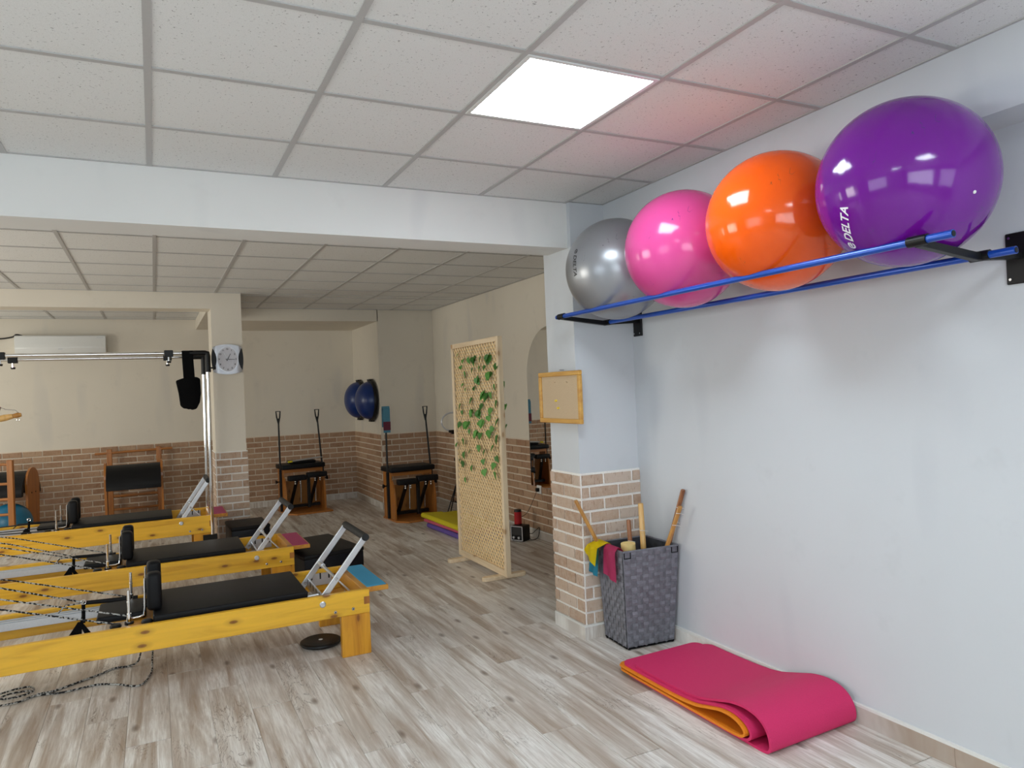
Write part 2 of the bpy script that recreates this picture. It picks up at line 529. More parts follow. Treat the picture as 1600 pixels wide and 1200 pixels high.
M['ball_purple'] = ball_mat('ball_pvc_purple', (0.160, 0.006, 0.270), 0.12)

def basket_mat(name, c):
    k = N(name, 0.8, 0, c, 0.3)
    oi = k.n('ShaderNodeObjectInfo')
    v = k.coord((1, 1, 1), rand=3.0)
    n = k.noise(v, 30, 3, 0.6)
    f = k.noise(k.coord((40, 40, 400)), 1.0, 2)
    a = k.ramp(n, [(0.35, tuple(x * 0.72 for x in c)), (0.7, tuple(x * 1.2 for x in c))])
    k.base(k.mix(0.25, a, k.ramp(oi.outputs['Random'], [(0, tuple(x * 0.6 for x in c)), (1, tuple(x * 1.35 for x in c))])))
    k.bump(f, 0.4, 0.002)
    return k.m
M['weave'] = basket_mat('woven_strap_grey', (0.175, 0.175, 0.20))
M['weave_b'] = basket_mat('woven_strap_light_grey', (0.205, 0.205, 0.235))
M['liner'] = basket_mat('basket_liner_dark', (0.055, 0.058, 0.068))

def emis(name, c, s):
    k = N(name, 0.5, 0, (0.9, 0.9, 0.9))
    k.b.inputs['Emission Color'].default_value = (*c, 1)
    k.b.inputs['Emission Strength'].default_value = s
    return k.m
M['lamp'] = emis('led_panel_diffuser', (0.82, 0.93, 1.0), 24.0)

# ------------------------------------------------------------------ structure
XR = 2.87       # right wall of the front room
XL = -4.2
YB = -5.0
XQ = 3.65       # right wall of the back room
YW = 9.15       # far wall
HC = 2.80
BT = 1.05       # wainscot top
BB = 0.085      # baseboard height

# floor slab and planks
bm = B()
bx(bm, XL, XQ + 0.1, YB, YW + 0.1, -0.12, -0.004)
floor = struct('floor', bm, M['floor'], 'grey-beige oak laminate floor')
PW, PL = 0.194, 1.285
plank_mesh = {}
def plank(y0, y1, x0, x1):
    key = (round(y1 - y0, 2), round(x1 - x0, 3))
    if key not in plank_mesh:
        b_ = B()
        L, w = key
        bx(b_, -w / 2 + 0.0006, w / 2 - 0.0006, -L / 2 + 0.0006, L / 2 - 0.0006, -0.004, 0.0)
        plank_mesh[key] = mesh_of('floor_plank', b_, M['floor'], 0.0008)
    inst('floor_plank', plank_mesh[key], ((x0 + x1) / 2, (y0 + y1) / 2, 0), floor)
i0 = int(-1.9 / PW) - 1
for i in range(i0, int(XQ / PW) + 1):
    x0 = i * PW
    x1 = min(x0 + PW, XQ)
    if x0 >= XQ - 0.01:
        continue
    ylo = max(-0.9, 1.6 - (x0 + 1.0) * 0.95) - 0.3
    off = ((i * 7) % 10) / 10.0 * PL
    j0 = int((ylo - off) / PL) - 1
    for j in range(j0, 12):
        y0 = off + j * PL
        y1 = y0 + PL
        if y1 <= ylo or y0 >= YW:
            continue
        if y1 > YW:
            y1 = YW
        if x0 > XR and y0 < 2.1:
            if y1 < 2.12:
                continue
            y0 = 2.1
        if y1 - y0 < 0.05:
            continue
        plank(y0, y1, x0, x1)

# walls
bm = B()
bx(bm, XR, XR + 0.15, YB, 1.9, 0, HC)
wall_right = struct('wall_right', bm, M['wall'], 'white painted right wall of the front room')
bm = B()
bx(bm, 2.67, XR, YB, 1.80, 2.52, HC)
struct('trim_1', bm, M['wall'], 'white boxed ledge running along the top of the right wall')
# pillar
bm = B()
bx(bm, 2.41, XQ + 0.1, 1.74, 2.10, 0, HC)
wall_pillar = struct('wall_pillar', bm, M['wall'], 'white pillar with brick wainscot beside the basket')
# beam between the rooms
bm = B()
bx(bm, XL, 2.45, 1.775, 2.03, 2.51, HC + 0.1)
struct('trim_2', bm, M['beam'], 'white ceiling beam between the front and the back room')
# back room
bm = B()
bx(bm, XQ, XQ + 0.15, 2.0, YW, 0, HC)
wall_far_right = struct('wall_back_right', bm, M['wall_back'], 'cream right wall of the back room')
bm = B()
bx(bm, 2.83, XQ + 0.1, 7.70, YW + 0.1, 0, HC)
wall_jog = struct('wall_corner', bm, M['wall_back'], 'cream projecting wall corner behind the pilates chair')
bm = B()
bx(bm, XL, 3.0, YW, YW + 0.15, 0, HC + 0.1)
wall_back = struct('wall_back', bm, M['wall_back'], 'cream far wall with brick wainscot')
bm = B()
bx(bm, 0.885, 2.84, 7.70, YW, 2.64, HC + 0.05)
struct('trim_3', bm, M['wall_back'], 'cream soffit above the far recess')
bm = B()
bx(bm, 0.57, 0.885, 6.30, 6.78, 0, HC)
wall_column = struct('wall_column', bm, M['wall_back'], 'cream column carrying the clock')
bm = B()
bx(bm, XL, 0.5705, 6.302, 6.60, 2.625, HC + 0.05)
struct('trim_4', bm, M['wall_back'], 'cream header beam over the alcove opening')
bm = B()
bx(bm, 0.56, 0.884, 6.70, YW, 2.655, HC + 0.05)
struct('trim_5', bm, M['wall_back'], 'cream beam from the column to the far wall')

# left wall and rear wall with window openings
def wall_with_windows(name, fixed, axis, a0, a1, wins, z0, z1, label):
    """wall in the plane axis=fixed; wins: list of (w0,w1)"""
    bm = B()
    def put(p0, p1, q0, q1):
        if p1 - p0 < 1e-4:
            return
        if axis == 'x':
            bx(bm, fixed - 0.15, fixed, p0, p1, q0, q1)
        else:
            bx(bm, p0, p1, fixed - 0.15, fixed, q0, q1)
    cur = a0
    for w0, w1 in wins:
        put(cur, w0, 0, HC + 0.1)
        put(w0, w1, 0, z0)
        put(w0, w1, z1, HC + 0.1)
        cur = w1
    put(cur, a1, 0, HC + 0.1)
    return struct(name, bm, M['wall'], label)
LW = [(-2.3, 0.3), (2.8, 5.0), (7.1, 8.7)]
RW = [(-2.7, 0.7), (1.3, 2.7)]
wall_with_windows('wall_left', XL, 'x', YB, YW, LW, 0.87, 2.37, 'white left wall with windows')
wall_with_windows('wall_rear', YB, 'y', XL, XQ, RW, 0.87, 2.37, 'white rear wall with windows')
wn = 1
for axis, fixed, wins in (('x', XL, LW), ('y', YB, RW)):
    for w0, w1 in wins:
        bm = B()
        def bar(p0, p1, q0, q1):
            if axis == 'x':
                bx(bm, fixed - 0.10, fixed - 0.05, p0, p1, q0, q1)
            else:
                bx(bm, p0, p1, fixed - 0.10, fixed - 0.05, q0, q1)
        bar(w0, w0 + 0.06, 0.87, 2.37)
        bar(w1 - 0.06, w1, 0.87, 2.37)
        bar(w0, w1, 0.87, 0.93)
        bar(w0, w1, 2.31, 2.37)
        n = max(2, round((w1 - w0) / 0.85))
        for q in range(1, n):
            c = w0 + (w1 - w0) * q / n
            bar(c - 0.035, c + 0.035, 0.93, 2.31)
        struct('window_%d' % wn, bm, M['white_plastic'], 'white window frame')
        wn += 1

# ceilings: slab, grid bars, mineral tiles
tile_mesh = {}
def tile_ceiling(name, rects, gx, gy, skip, label):
    bm = B()
    for x0, x1, y0, y1 in rects:
        bx(bm, x0, x1, y0, y1, HC + 0.03, HC + 0.12)
    c = struct(name, bm, M['plenum'], label)
    bars = {}
    for x0, x1, y0, y1 in rects:
        i = math.floor((x0 - gx) / 0.6)
        while gx + i * 0.6 < x1:
            a0, a1 = max(x0, gx + i * 0.6), min(x1, gx + (i + 1) * 0.6)
            j = math.floor((y0 - gy) / 0.6)
            while gy + j * 0.6 < y1:
                b0, b1 = max(y0, gy + j * 0.6), min(y1, gy + (j + 1) * 0.6)
                if a1 - a0 > 0.03 and b1 - b0 > 0.03 and (i, j) not in skip:
                    key = (round(a1 - a0, 3), round(b1 - b0, 3))
                    if key not in tile_mesh:
                        t = B()
                        w, h = key
                        bx(t, -w / 2 + 0.003, w / 2 - 0.003, -h / 2 + 0.003, h / 2 - 0.003, 0.004, 0.022)
                        tile_mesh[key] = mesh_of('ceiling_tile', t, M['tile'])
                    inst('ceiling_tile', tile_mesh[key], ((a0 + a1) / 2, (b0 + b1) / 2, HC), c)
                j += 1
            i += 1
        i = math.floor((x0 - gx) / 0.6)
        while gx + i * 0.6 <= x1 + 1e-6:
            xx = gx + i * 0.6
            if xx > x0 - 1e-6:
                boxobj('grid_bar', (xx - 0.0125, xx + 0.0125, y0, y1, HC - 0.001, HC + 0.02), M['gridbar'], c)
            i += 1
        j = math.floor((y0 - gy) / 0.6)
        while gy + j * 0.6 <= y1 + 1e-6:
            yy = gy + j * 0.6
            if yy > y0 - 1e-6:
                boxobj('grid_bar', (x0, x1, yy - 0.0125, yy + 0.0125, HC - 0.0005, HC + 0.02), M['gridbar'], c)
            j += 1
        # wall angle trim along the edges
        for q in ((x0, x1, y1 - 0.014, y1, HC, HC + 0.02), (x1 - 0.014, x1, y0, y1, HC, HC + 0.02)):
            boxobj('edge_trim', q, M['gridbar'], c)
    return c
lamps = [(2, 0), (2, -4), (-2, -4)]  # the rear left panel is an invented lamp, out of view
tile_ceiling('ceiling', [(XL, 2.67, YB, 1.775)], 0.0, 0.0, lamps, 'white mineral tile ceiling of the front room')
tile_ceiling('ceiling_back', [(XL, XQ, 2.03, 6.302), (0.885, XQ, 6.302, 7.70), (XL, 0.57, 6.60, YW)], 0.0233, 1.082, [], 'white mineral tile ceiling of the back room')

for n, (i, j) in enumerate(lamps):
    lab = ['square white lit LED panel in the ceiling above the exercise balls', 'square lit LED panel in the ceiling behind the camera on the right',
           'square lit LED panel added to the ceiling, unseen behind the camera on the left'][n]
    t = thing('ceiling_light', lab, 'light', (i * 0.6 + 0.3, j * 0.6 + 0.3, HC), 0, 'square ceiling light panels')
    bm = B()
    for q in ((-0.29, 0.29, -0.29, -0.272), (-0.29, 0.29, 0.272, 0.29), (-0.29, -0.272, -0.272, 0.272), (0.272, 0.29, -0.272, 0.272)):
        bx(bm, *q, -0.004, 0.02)
    obj('frame', bm, M['white_plastic'], t)
    boxobj('diffuser', (-0.272, 0.272, -0.272, 0.272, 0.0, 0.012), M['lamp'], t)

# brick wainscots
brick_mesh = {}
CH = (BT - BB) / 12
def brick_wall(parent, p0, u, L, nrm, mat, mor, phase=0.0, BL=0.222, skip=None, zbot=BB):
    """slips on the vertical plane through p0 along u (2-D); nrm points out of the wall"""
    u = Vector(u)
    nrm = Vector(nrm)
    ang = math.atan2(u.y, u.x)
    # mortar bed
    bm = B()
    a = Vector(p0)
    q = [a, a + u * L, a + u * L + nrm * 0.008, a + nrm * 0.008]
    prism(bm, [(v.x, v.y) for v in q], zbot, BT + 0.004, 'z')
    obj('mortar_bed', bm, mor, parent)
    sgn = 1 if Vector((-u.y, u.x)).dot(nrm) > 0 else -1
    for r_ in range(12):
        z0 = BB + r_ * CH + 0.00825
        s = -BL + ((r_ % 2) * 0.5 * BL + phase) % BL
        while s < L:
            s0, s1 = max(s + 0.0072, 0.002), min(s + BL - 0.0072, L - 0.002)
            s += BL
            if s1 - s0 < 0.025:
                continue
            if skip and skip((s0 + s1) / 2, z0 + CH / 2):
                continue
            w = round(s1 - s0, 2)
            var = random.randrange(3)
            key = (w, sgn, mat.name, var)
            if key not in brick_mesh:
                b_ = B()
                y0, y1 = (0.002, 0.0155 + 0.0012 * var)
                if sgn < 0:
                    y0, y1 = -y1, -y0
                j = lambda: random.uniform(-0.0016, 0.0016)
                vv = bx(b_, -(s1 - s0) / 2, (s1 - s0) / 2, y0, y1, -(CH - 0.0165) / 2, (CH - 0.0165) / 2)
                for x in vv:
                    x.co.x += j()
                    x.co.z += j()
                brick_mesh[key] = mesh_of('brick', b_, mat, 0.0018)
            c = a + u * ((s0 + s1) / 2)
            inst('brick', brick_mesh[key], (c.x, c.y, z0 + (CH - 0.0165) / 2), parent, (0, 0, ang))
brick_wall(wall_pillar, (2.41, 1.74), (1, 0), XR - 2.41, (0, -1), M['brick'], M['mortar'], 0.06)
brick_wall(wall_pillar, (2.41, 2.10), (0, -1), 0.36 + 0.014, (-1, 0), M['brick'], M['mortar'], 0.17)
brick_wall(wall_column, (0.57, 6.30), (1, 0), 0.315 + 0.012, (0, -1), M['brick'], M['mortar'], 0.15)
brick_wall(wall_column, (0.57, 6.78), (0, -1), 0.48 + 0.012, (-1, 0), M['brick'], M['mortar'], 0.05)
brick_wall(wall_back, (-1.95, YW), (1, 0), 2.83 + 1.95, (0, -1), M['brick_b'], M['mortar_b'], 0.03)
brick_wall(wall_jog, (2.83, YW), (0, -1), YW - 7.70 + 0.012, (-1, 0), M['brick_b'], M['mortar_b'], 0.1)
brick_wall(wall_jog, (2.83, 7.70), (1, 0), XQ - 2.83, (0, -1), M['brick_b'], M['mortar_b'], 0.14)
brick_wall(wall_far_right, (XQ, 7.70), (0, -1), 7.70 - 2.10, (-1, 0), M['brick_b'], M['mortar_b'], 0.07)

# baseboards with a pale bead
def baseboard(name, segs, bead=True, mat='floor', label='grey oak laminate baseboard'):
    bm = B()
    for s in segs:
        bx(bm, *s, 0.0, BB - 0.006)
    o = struct(name, bm, M[mat], label)
    if bead:
        bm = B()
        for s in segs:
            bx(bm, *s, BB - 0.006, BB + 0.006)
        obj('bead', bm, M['white_label'], o)
    return o
baseboard('baseboard_right', [(XR - 0.014, XR, YB, 1.725)])
baseboard('baseboard_pillar', [(2.385, XR - 0.014, 1.714, 1.74), (2.385, 2.41, 1.74, 2.10)])
baseboard('baseboard_column', [(0.545, 0.91, 6.275, 6.30), (0.885, 0.91, 6.30, 6.78), (0.545, 0.57, 6.30, 6.78)])
baseboard('baseboard_back', [(-3.0, 2.805, YW - 0.025, YW)])
baseboard('baseboard_corner', [(2.805, 2.83, 7.70, YW), (2.805, XQ - 0.025, 7.675, 7.70)])
baseboard('baseboard_far_right', [(XQ - 0.025, XQ, 2.10, 7.675)])

# ------------------------------------------------------------------ ball rack
RF = (2.285, 2.056)   # front tube (x, z)
RB = (2.625, 2.020)   # back tube
t = thing('ball_rack', 'blue tube and black bracket wall rack carrying the exercise balls', 'rack', (XR, 0.5, 2.03))
def loc(p, o):
    return (p[0] - o[0], p[1] - o[1], p[2] - o[2])
RO = (XR, 0.5, 2.03)
for (x, z), (ya, yb), lab in ((RF, (-0.80, 1.735), None), (RB, (-0.80, 1.735), None)):
    bm = B()
    cyl(bm, loc((x, ya, z), RO), loc((x, yb if x < 2.4 else 1.70, z), RO), 0.0135, seg=20)
    if x < 2.4:
        pass
    o = obj('rail_tube', bm, M['blue_tube'], t, smooth=True)
    bm = B()
    cyl(bm, loc((x, ya - 0.0015, z), RO), loc((x, ya + 0.001, z), RO), 0.0100, seg=16)
    obj('tube_bore', bm, M['black_plastic'], o)
for ya in (-0.68, 1.675):
    bm = B()
    # flat bar from the wall plate out to the front tube, cranked down under the balls
    pts = [(XR - 0.006, 2.035), (RB[0] + 0.01, 2.022), (RB[0] - 0.03, 2.018), (RF[0], 2.052)]
    pp = [Vector(p) for p in pts]
    up = [(p.x, p.y + 0.010) for p in pp]
    dn = [(p.x, p.y - 0.016) for p in reversed(pp)]
    prism(bm, [(a - RO[0], b - RO[2]) for a, b in up + dn], ya - 0.014 - RO[1], ya + 0.014 - RO[1], 'y')
    a = obj('bracket_arm', bm, M['black_metal'], t, 0.002)
    for x, z in (RF, RB):
        bm = B()
        cyl(bm, loc((x, ya - 0.034, z), RO), loc((x, ya + 0.034, z), RO), 0.0185, seg=16)
        obj('sleeve', bm, M['black_plastic'], a, smooth=True)
    bm = B()
    bx(bm, -0.012, 0.0, ya - 0.045 - RO[1], ya + 0.045 - RO[1], -0.10, 0.09)
    pl = obj('wall_plate', bm, M['black_metal'], t, 0.003)
    for dy in (-0.03, 0.03):
        for dz in (-0.082, 0.072):
            bm = B()
            cyl(bm, (-0.016, ya + dy - RO[1], dz), (-0.011, ya + dy - RO[1], dz), 0.005, seg=10)
            obj('screw', bm, M['steel'], pl)

# ------------------------------------------------------------------ exercise balls
def sphere_map(c, R, n, tdir, u, v, lift):
    n = Vector(n).normalized()
    tdir = Vector(tdir)
    tdir = (tdir - n * tdir.dot(n)).normalized()
    w = n.cross(tdir)
    d = tdir * u + w * v
    L = d.length
    if L < 1e-9:
        return n * (R + lift)
    a = L / R
    return (n * math.cos(a) + d / L * math.sin(a)) * (R + lift)

def text_mesh(s, size, shear, offset):
    cu = bpy.data.curves.new('lettering', 'FONT')
    cu.body = s
    cu.size = size
    cu.shear = shear
    cu.offset = offset
    cu.align_x = 'LEFT'
    cu.align_y = 'CENTER'
    cu.resolution_u = 3
    to = bpy.data.objects.new('lettering', cu)
    COL.objects.link(to)
    dg = bpy.context.evaluated_depsgraph_get()
    me = bpy.data.meshes.new_from_object(to.evaluated_get(dg))
    bpy.data.objects.remove(to)
    return me

def ball(name, label, c, R, mat, print_=None):
    t = thing(name, label, 'exercise ball', c, 0, 'exercise balls on the wall rack')
    bm = B()
    bmesh.ops.create_uvsphere(bm, u_segments=96, v_segments=48, radius=R)
    bmesh.ops.rotate(bm, cent=(0, 0, 0), matrix=Matrix.Rotation(PI / 2, 3, 'X'), verts=bm.verts)
    o = obj('ball_skin', bm, mat, t, smooth=True, angle=80)
    if print_:
        n, td, size, pm, pn = print_
        me = text_mesh('DELTA', size, 0.25, size * 0.022)
        bm = B()
        bm.from_mesh(me)
        bmesh.ops.subdivide_edges(bm, edges=[e for e in bm.edges if e.calc_length() > 0.012], cuts=2, use_grid_fill=True)
        bmesh.ops.triangulate(bm, faces=bm.faces)
        x0 = min(v.co.x for v in bm.verts)
        x1 = max(v.co.x for v in bm.verts)
        y0 = min(v.co.y for v in bm.verts)
        y1 = max(v.co.y for v in bm.verts)
        tot = (x1 - x0) + size * 0.85
        for v in bm.verts:
            u, w = v.co.x - x0 - tot / 2 + size * 0.85, v.co.y - (y0 + y1) / 2
            v.co = sphere_map(c, R, n, td, u, w, 0.0009)
        me2 = bpy.data.meshes.new('lettering')
        bm.to_mesh(me2)
        bm.free()
        me2.materials.append(pm)
        inst('lettering', me2, (0, 0, 0), t)
        # round mark with two swept wings in front of the word
        bm = B()
        rr = size * 0.36
        cu_ = -tot / 2 + rr
        def patch(poly):
            bm.faces.new([bm.verts.new(sphere_map(c, R, n, td, cu_ + a, b, 0.0009)) for a, b in poly])
        for k in range(10):
            a0, a1 = math.radians(30 + 30 * k), math.radians(60 + 30 * k)
            patch([(rr * math.cos(a0), rr * math.sin(a0)), (rr * math.cos(a1), rr * math.sin(a1)),
                   (rr * 0.62 * math.cos(a1), rr * 0.62 * math.sin(a1)), (rr * 0.62 * math.cos(a0), rr * 0.62 * math.sin(a0))])
        patch([(-rr * 0.55, -rr * 0.25), (rr * 0.9, -rr * 0.1), (rr * 0.95, rr * 0.16), (-rr * 0.3, rr * 0.12)])
        patch([(-rr * 0.2, rr * 0.22), (rr * 0.8, rr * 0.3), (rr * 0.6, rr * 0.55), (0.0, rr * 0.45)])
        obj('emblem', bm, pm, t)
        if pn:
            bm = B()
            lathe(bm, [(0.0, 0.003), (0.0035, 0.0028), (0.0058, 0.001), (0.0068, -0.002)], 16)
            pv = obj('valve_plug', bm, M['white_label'], t, smooth=True)
            pv.location = Vector(pn).normalized() * R
            pv.rotation_euler = Vector(pn).to_track_quat('Z', 'Y').to_euler()
    return t
ball('exercise_ball', 'silver grey exercise ball at the pillar end of the rack', (2.455, 1.313, 2.298), 0.2965, M['ball_silver'],
     ((-0.994, -0.066, 0.088), (0, 0, -1), 0.041, M['dark_print'], None))
ball('exercise_ball', 'bright pink exercise ball between the silver and the orange ball', (2.455, 0.704, 2.300), 0.3005, M['ball_pink'])
ball('exercise_ball', 'glossy orange exercise ball on the wall rack', (2.455, 0.082, 2.302), 0.302, M['ball_orange'])
ball('exercise_ball', 'large glossy purple exercise ball nearest the camera', (2.455, -0.523, 2.305), 0.300, M['ball_purple'],
     ((-0.800, 0.205, -0.563), (-0.28, -0.12, 0.30), 0.047, M['white_print'], (-0.1595, -0.9219, -0.3532)))

# ------------------------------------------------------------------ reformers
def reformer(loc_, rail_h, leg_h, wid, label, padcol, bar_ang, tower=False):
    """local axes: x runs to the foot end (0), y from the near rail (0) to the far rail, z up"""
    t = thing('pilates_reformer', label, 'pilates reformer', loc_, 0, 'wooden pilates reformers')
    Ln = 2.42
    zt = leg_h + rail_h
    th = 0.036
    for y in (0, wid - th):
        bm = B()
        bx(bm, -Ln, 0, y, y + th, leg_h, zt)
        rl = obj('side_rail', bm, M['pine_x'], t, 0.003)
        # finger joint end grain shown on the face
        yy = y - 0.0008 if y == 0 else y + th - 0.001
        boxobj('finger_joint', (-0.036, 0.0006, yy, yy + 0.002, leg_h + rail_h * 0.38, leg_h + rail_h * 0.70), M['endgrain'], rl)
        if y == 0:
            for x, z, rr, mm in ((-0.290, zt - 0.050, 0.019, 'alu'), (-0.215, leg_h + 0.035, 0.010, 'steel'), (-0.105, leg_h + 0.038, 0.010, 'steel')):
                bm = B()
                lathe(bm, [(0, 0.006), (rr * 0.75, 0.006), (rr, 0.003), (rr, 0)], 20, Matrix.Translation((x, -0.0005, z)) @ Matrix.Rotation(PI / 2, 4, 'X'))
                bo = obj('bolt_head', bm, M[mm], rl, smooth=True, angle=18)
                if mm == 'steel':
                    bm = B()
                    cyl(bm, (x, -0.0072, z), (x, -0.006, z), 0.0045, seg=6)
                    obj('socket', bm, M['black_plastic'], rl)
    boxobj('end_rail', (-th, 0, th, wid - th, leg_h + 0.02, zt - 0.004), M['pine_y'], t, 0.002)
    boxobj('end_rail', (-Ln, -Ln + th, th, wid - th, leg_h, zt), M['pine_y'], t, 0.002)
    boxobj('cross_rail', (-0.44, -0.41, th, wid - th, leg_h + 0.0, leg_h + 0.06), M['pine_y'], t, 0.002)
    for x0 in (-0.18, -Ln + 0.02):
        for y in (0.002, wid - 0.047):
            boxobj('leg', (x0, x0 + 0.18, y, y + 0.045, 0, leg_h), M['pine_z'], t, 0.003)
    # foot platform
    bm = B()
    bx(bm, -0.005, 0.140, 0.055, wid - 0.055, zt - 0.036, zt - 0.004)
    pf = obj('foot_platform', bm, M['pine_y'], t, 0.003)
    boxobj('platform_pad', (0.000, 0.128, 0.062, wid - 0.062, zt - 0.004, zt + 0.001), padcol, pf, 0.0015)
    # inner tracks
    for y in (th, wid - th - 0.075):
        bm = B()
        bx(bm, -Ln + th, -0.45, y, y + 0.075, zt - 0.075, zt - 0.030)
        bx(bm, -Ln + th, -0.45, y + 0.010, y + 0.022, zt - 0.030, zt - 0.022)
        bx(bm, -Ln + th, -0.45, y + 0.053, y + 0.065, zt - 0.030, zt - 0.022)
        obj('track', bm, M['track'], t, 0.0015)
    # gear bar with black slots
    gb = boxobj('gear_bar', (-0.275, -0.262, 0.12, wid - 0.12, zt - 0.085, zt - 0.020), M['alu'], t, 0.002)
    for k in range(5):
        y = 0.17 + k * (wid - 0.34) / 4
        boxobj('slot', (-0.2765, -0.2745, y - 0.005, y + 0.005, zt - 0.055, zt - 0.018), M['black_plastic'], gb)
    for y in (th + 0.004, wid - th - 0.014):
        gp = boxobj('gear_plate', (-0.262, -0.085, y, y + 0.010, zt - 0.105, zt - 0.022), M['alu'], t, 0.003)
        for x in (-0.225, -0.165, -0.105):
            boxobj('slot', (x - 0.005, x + 0.005, y - 0.0012, y + 0.0112, zt - 0.062, zt - 0.0215), M['black_plastic'], gp)
    for k in range(4):
        y = 0.20 + k * (wid - 0.40) / 3
        bm = B()
        pts = []
        for q in range(0, 241):
            a = q / 10 * 2 * PI
            pts.append((-0.55 + 0.27 * q / 240, y + 0.010 * math.cos(a), zt - 0.10 + 0.010 * math.sin(a)))
        tube(bm, pts, 0.0022, 5)
        obj('spring', bm, M['steel'], t, smooth=True)
    bm = B()
    cyl(bm, (-0.46, 0.20, zt - 0.045), (-0.27, 0.20, zt - 0.040), 0.012, seg=12)
    obj('spring_tube', bm, M['alu'], t, smooth=True)
    # carriage
    cb = boxobj('carriage_frame', (-1.34, -0.385, 0.060, wid - 0.060, zt - 0.022, zt - 0.012), M['pine_y'], t, 0.002)
    bm = B()
    bx(bm, -1.215, -0.363, 0.062, wid - 0.062, zt - 0.012, zt + 0.028)
    pad = obj('carriage_pad', bm, M['leather'], t, 0.010, 3, True)
    bm = B()
    bx(bm, -1.50, -1.25, 0.20, wid - 0.20, zt - 0.010, zt + 0.028)
    hd = obj('headrest', bm, M['leather'], t, 0.012, 3, True)
    for y in (0.15, wid - 0.25):
        bm = B()
        bx(bm, -1.245, -1.165, y, y + 0.10, zt + 0.030, zt + 0.245)
        sr = obj('shoulder_rest', bm, M['leather'], t, 0.026, 4, True)
        bm = B()
        tube(bm, [(-1.252, y + 0.03, zt + 0.21), (-1.256, y + 0.03, zt + 0.05), (-1.262, y + 0.03, zt + 0.012), (-1.285, y + 0.03, zt + 0.004), (-1.345, y + 0.03, zt + 0.002)], 0.006, 8)
        tube(bm, [(-1.252, y + 0.07, zt + 0.21), (-1.256, y + 0.07, zt + 0.05), (-1.262, y + 0.07, zt + 0.012), (-1.285, y + 0.07, zt + 0.004), (-1.345, y + 0.07, zt + 0.002)], 0.006, 8)
        obj('bracket', bm, M['chrome'], sr, smooth=True)
        bm = B()
        cyl(bm, (-1.262, y + 0.05, zt + 0.145), (-1.240, y + 0.05, zt + 0.145), 0.014, 0.014, 10)
        cyl(bm, (-1.268, y + 0.05, zt + 0.06), (-1.240, y + 0.05, zt + 0.06), 0.012, 0.012, 10)
        obj('clamp_knob', bm, M['black_plastic'], sr, smooth=True)
    for y in (0.13, wid - 0.13):
        bm = B()
        cyl(bm, (-1.335, y, zt - 0.010), (-1.335, y, zt + 0.045), 0.014, 0.012, 14)
        cyl(bm, (-1.335, y, zt + 0.105), (-1.335, y, zt + 0.112), 0.010, 0.010, 14)
        pg = obj('rope_post', bm, M['chrome'], t, smooth=True)
        bm = B()
        cyl(bm, (-1.335, y, zt + 0.040), (-1.335, y, zt + 0.175), 0.0085, 0.0085, 14)
        obj('post_shaft', bm, M['chrome'], pg, smooth=True)
        bm = B()
        cyl(bm, (-1.335, y, zt - 0.016), (-1.335, y, zt - 0.002), 0.024, 0.024, 14)
        obj('post_foot', bm, M['black_plastic'], pg, smooth=True)
    for x in (-1.40, -1.245):
        bm = B()
        lathe(bm, [(0, 0.022), (0.024, 0.022), (0.030, 0.015), (0.030, 0.006), (0.024, 0.0), (0, 0)], 18, Matrix.Translation((x, 0.085, zt - 0.014)))
        obj('cleat', bm, M['black_plastic'], t, smooth=True)
    # foot bar
    px, pz = -0.290, zt - 0.045
    ca, sa = math.cos(bar_ang), math.sin(bar_ang)
    Lb = 0.475
    tx, tz = px + Lb * ca, pz + Lb * sa
    for y in (0.052, wid - 0.172):
        bm = B()
        bx(bm, -0.03, Lb, 0, 0.014, -0.020, 0.020, Matrix.Translation((px, y, pz)) @ Matrix.Rotation(-bar_ang, 4, 'Y'))
        arm = obj('foot_bar_arm', bm, M['alu'], t, 0.004, 2)
        for s_ in (0.0, 0.16, Lb - 0.02):
            bm = B()
            lathe(bm, [(0, 0.004), (0.008, 0.004), (0.010, 0.0)], 12, Matrix.Translation((px + s_ * ca, y - 0.0002, pz + s_ * sa)) @ Matrix.Rotation(PI / 2, 4, 'X'))
            obj('rivet', bm, M['steel'], arm, smooth=True)
    bm = B()
    cyl(bm, (tx - 0.012 * ca, 0.045, tz - 0.012 * sa), (tx - 0.012 * ca, wid - 0.150, tz - 0.012 * sa), 0.0235, seg=20)
    obj('foot_roller', bm, M['rubber_grey'], t, 0.0, smooth=True)
    bm = B()
    xx, zz = px + 0.16 * ca, pz + 0.16 * sa
    cyl(bm, (xx, 0.06, zz), (xx, wid - 0.16, zz), 0.010, seg=12)
    cyl(bm, (xx, wid - 0.28, zz), (xx, wid - 0.16, zz), 0.0165, seg=12)
    obj('cross_bar', bm, M['alu'], t, smooth=True)
    bm = B()
    bx(bm, 0, 0.185, 0, 0.045, -0.005, 0.005, Matrix.Translation((xx, 0.10, zz)) @ Matrix.Rotation(math.radians(48), 4, 'Y'))
    obj('support_strut', bm, M['alu'], t, 0.002)
    # ropes and hand straps
    hr = 0.33 if not tower else 0.02
    rm = M['rope'] if not tower else M['dark_pipe']
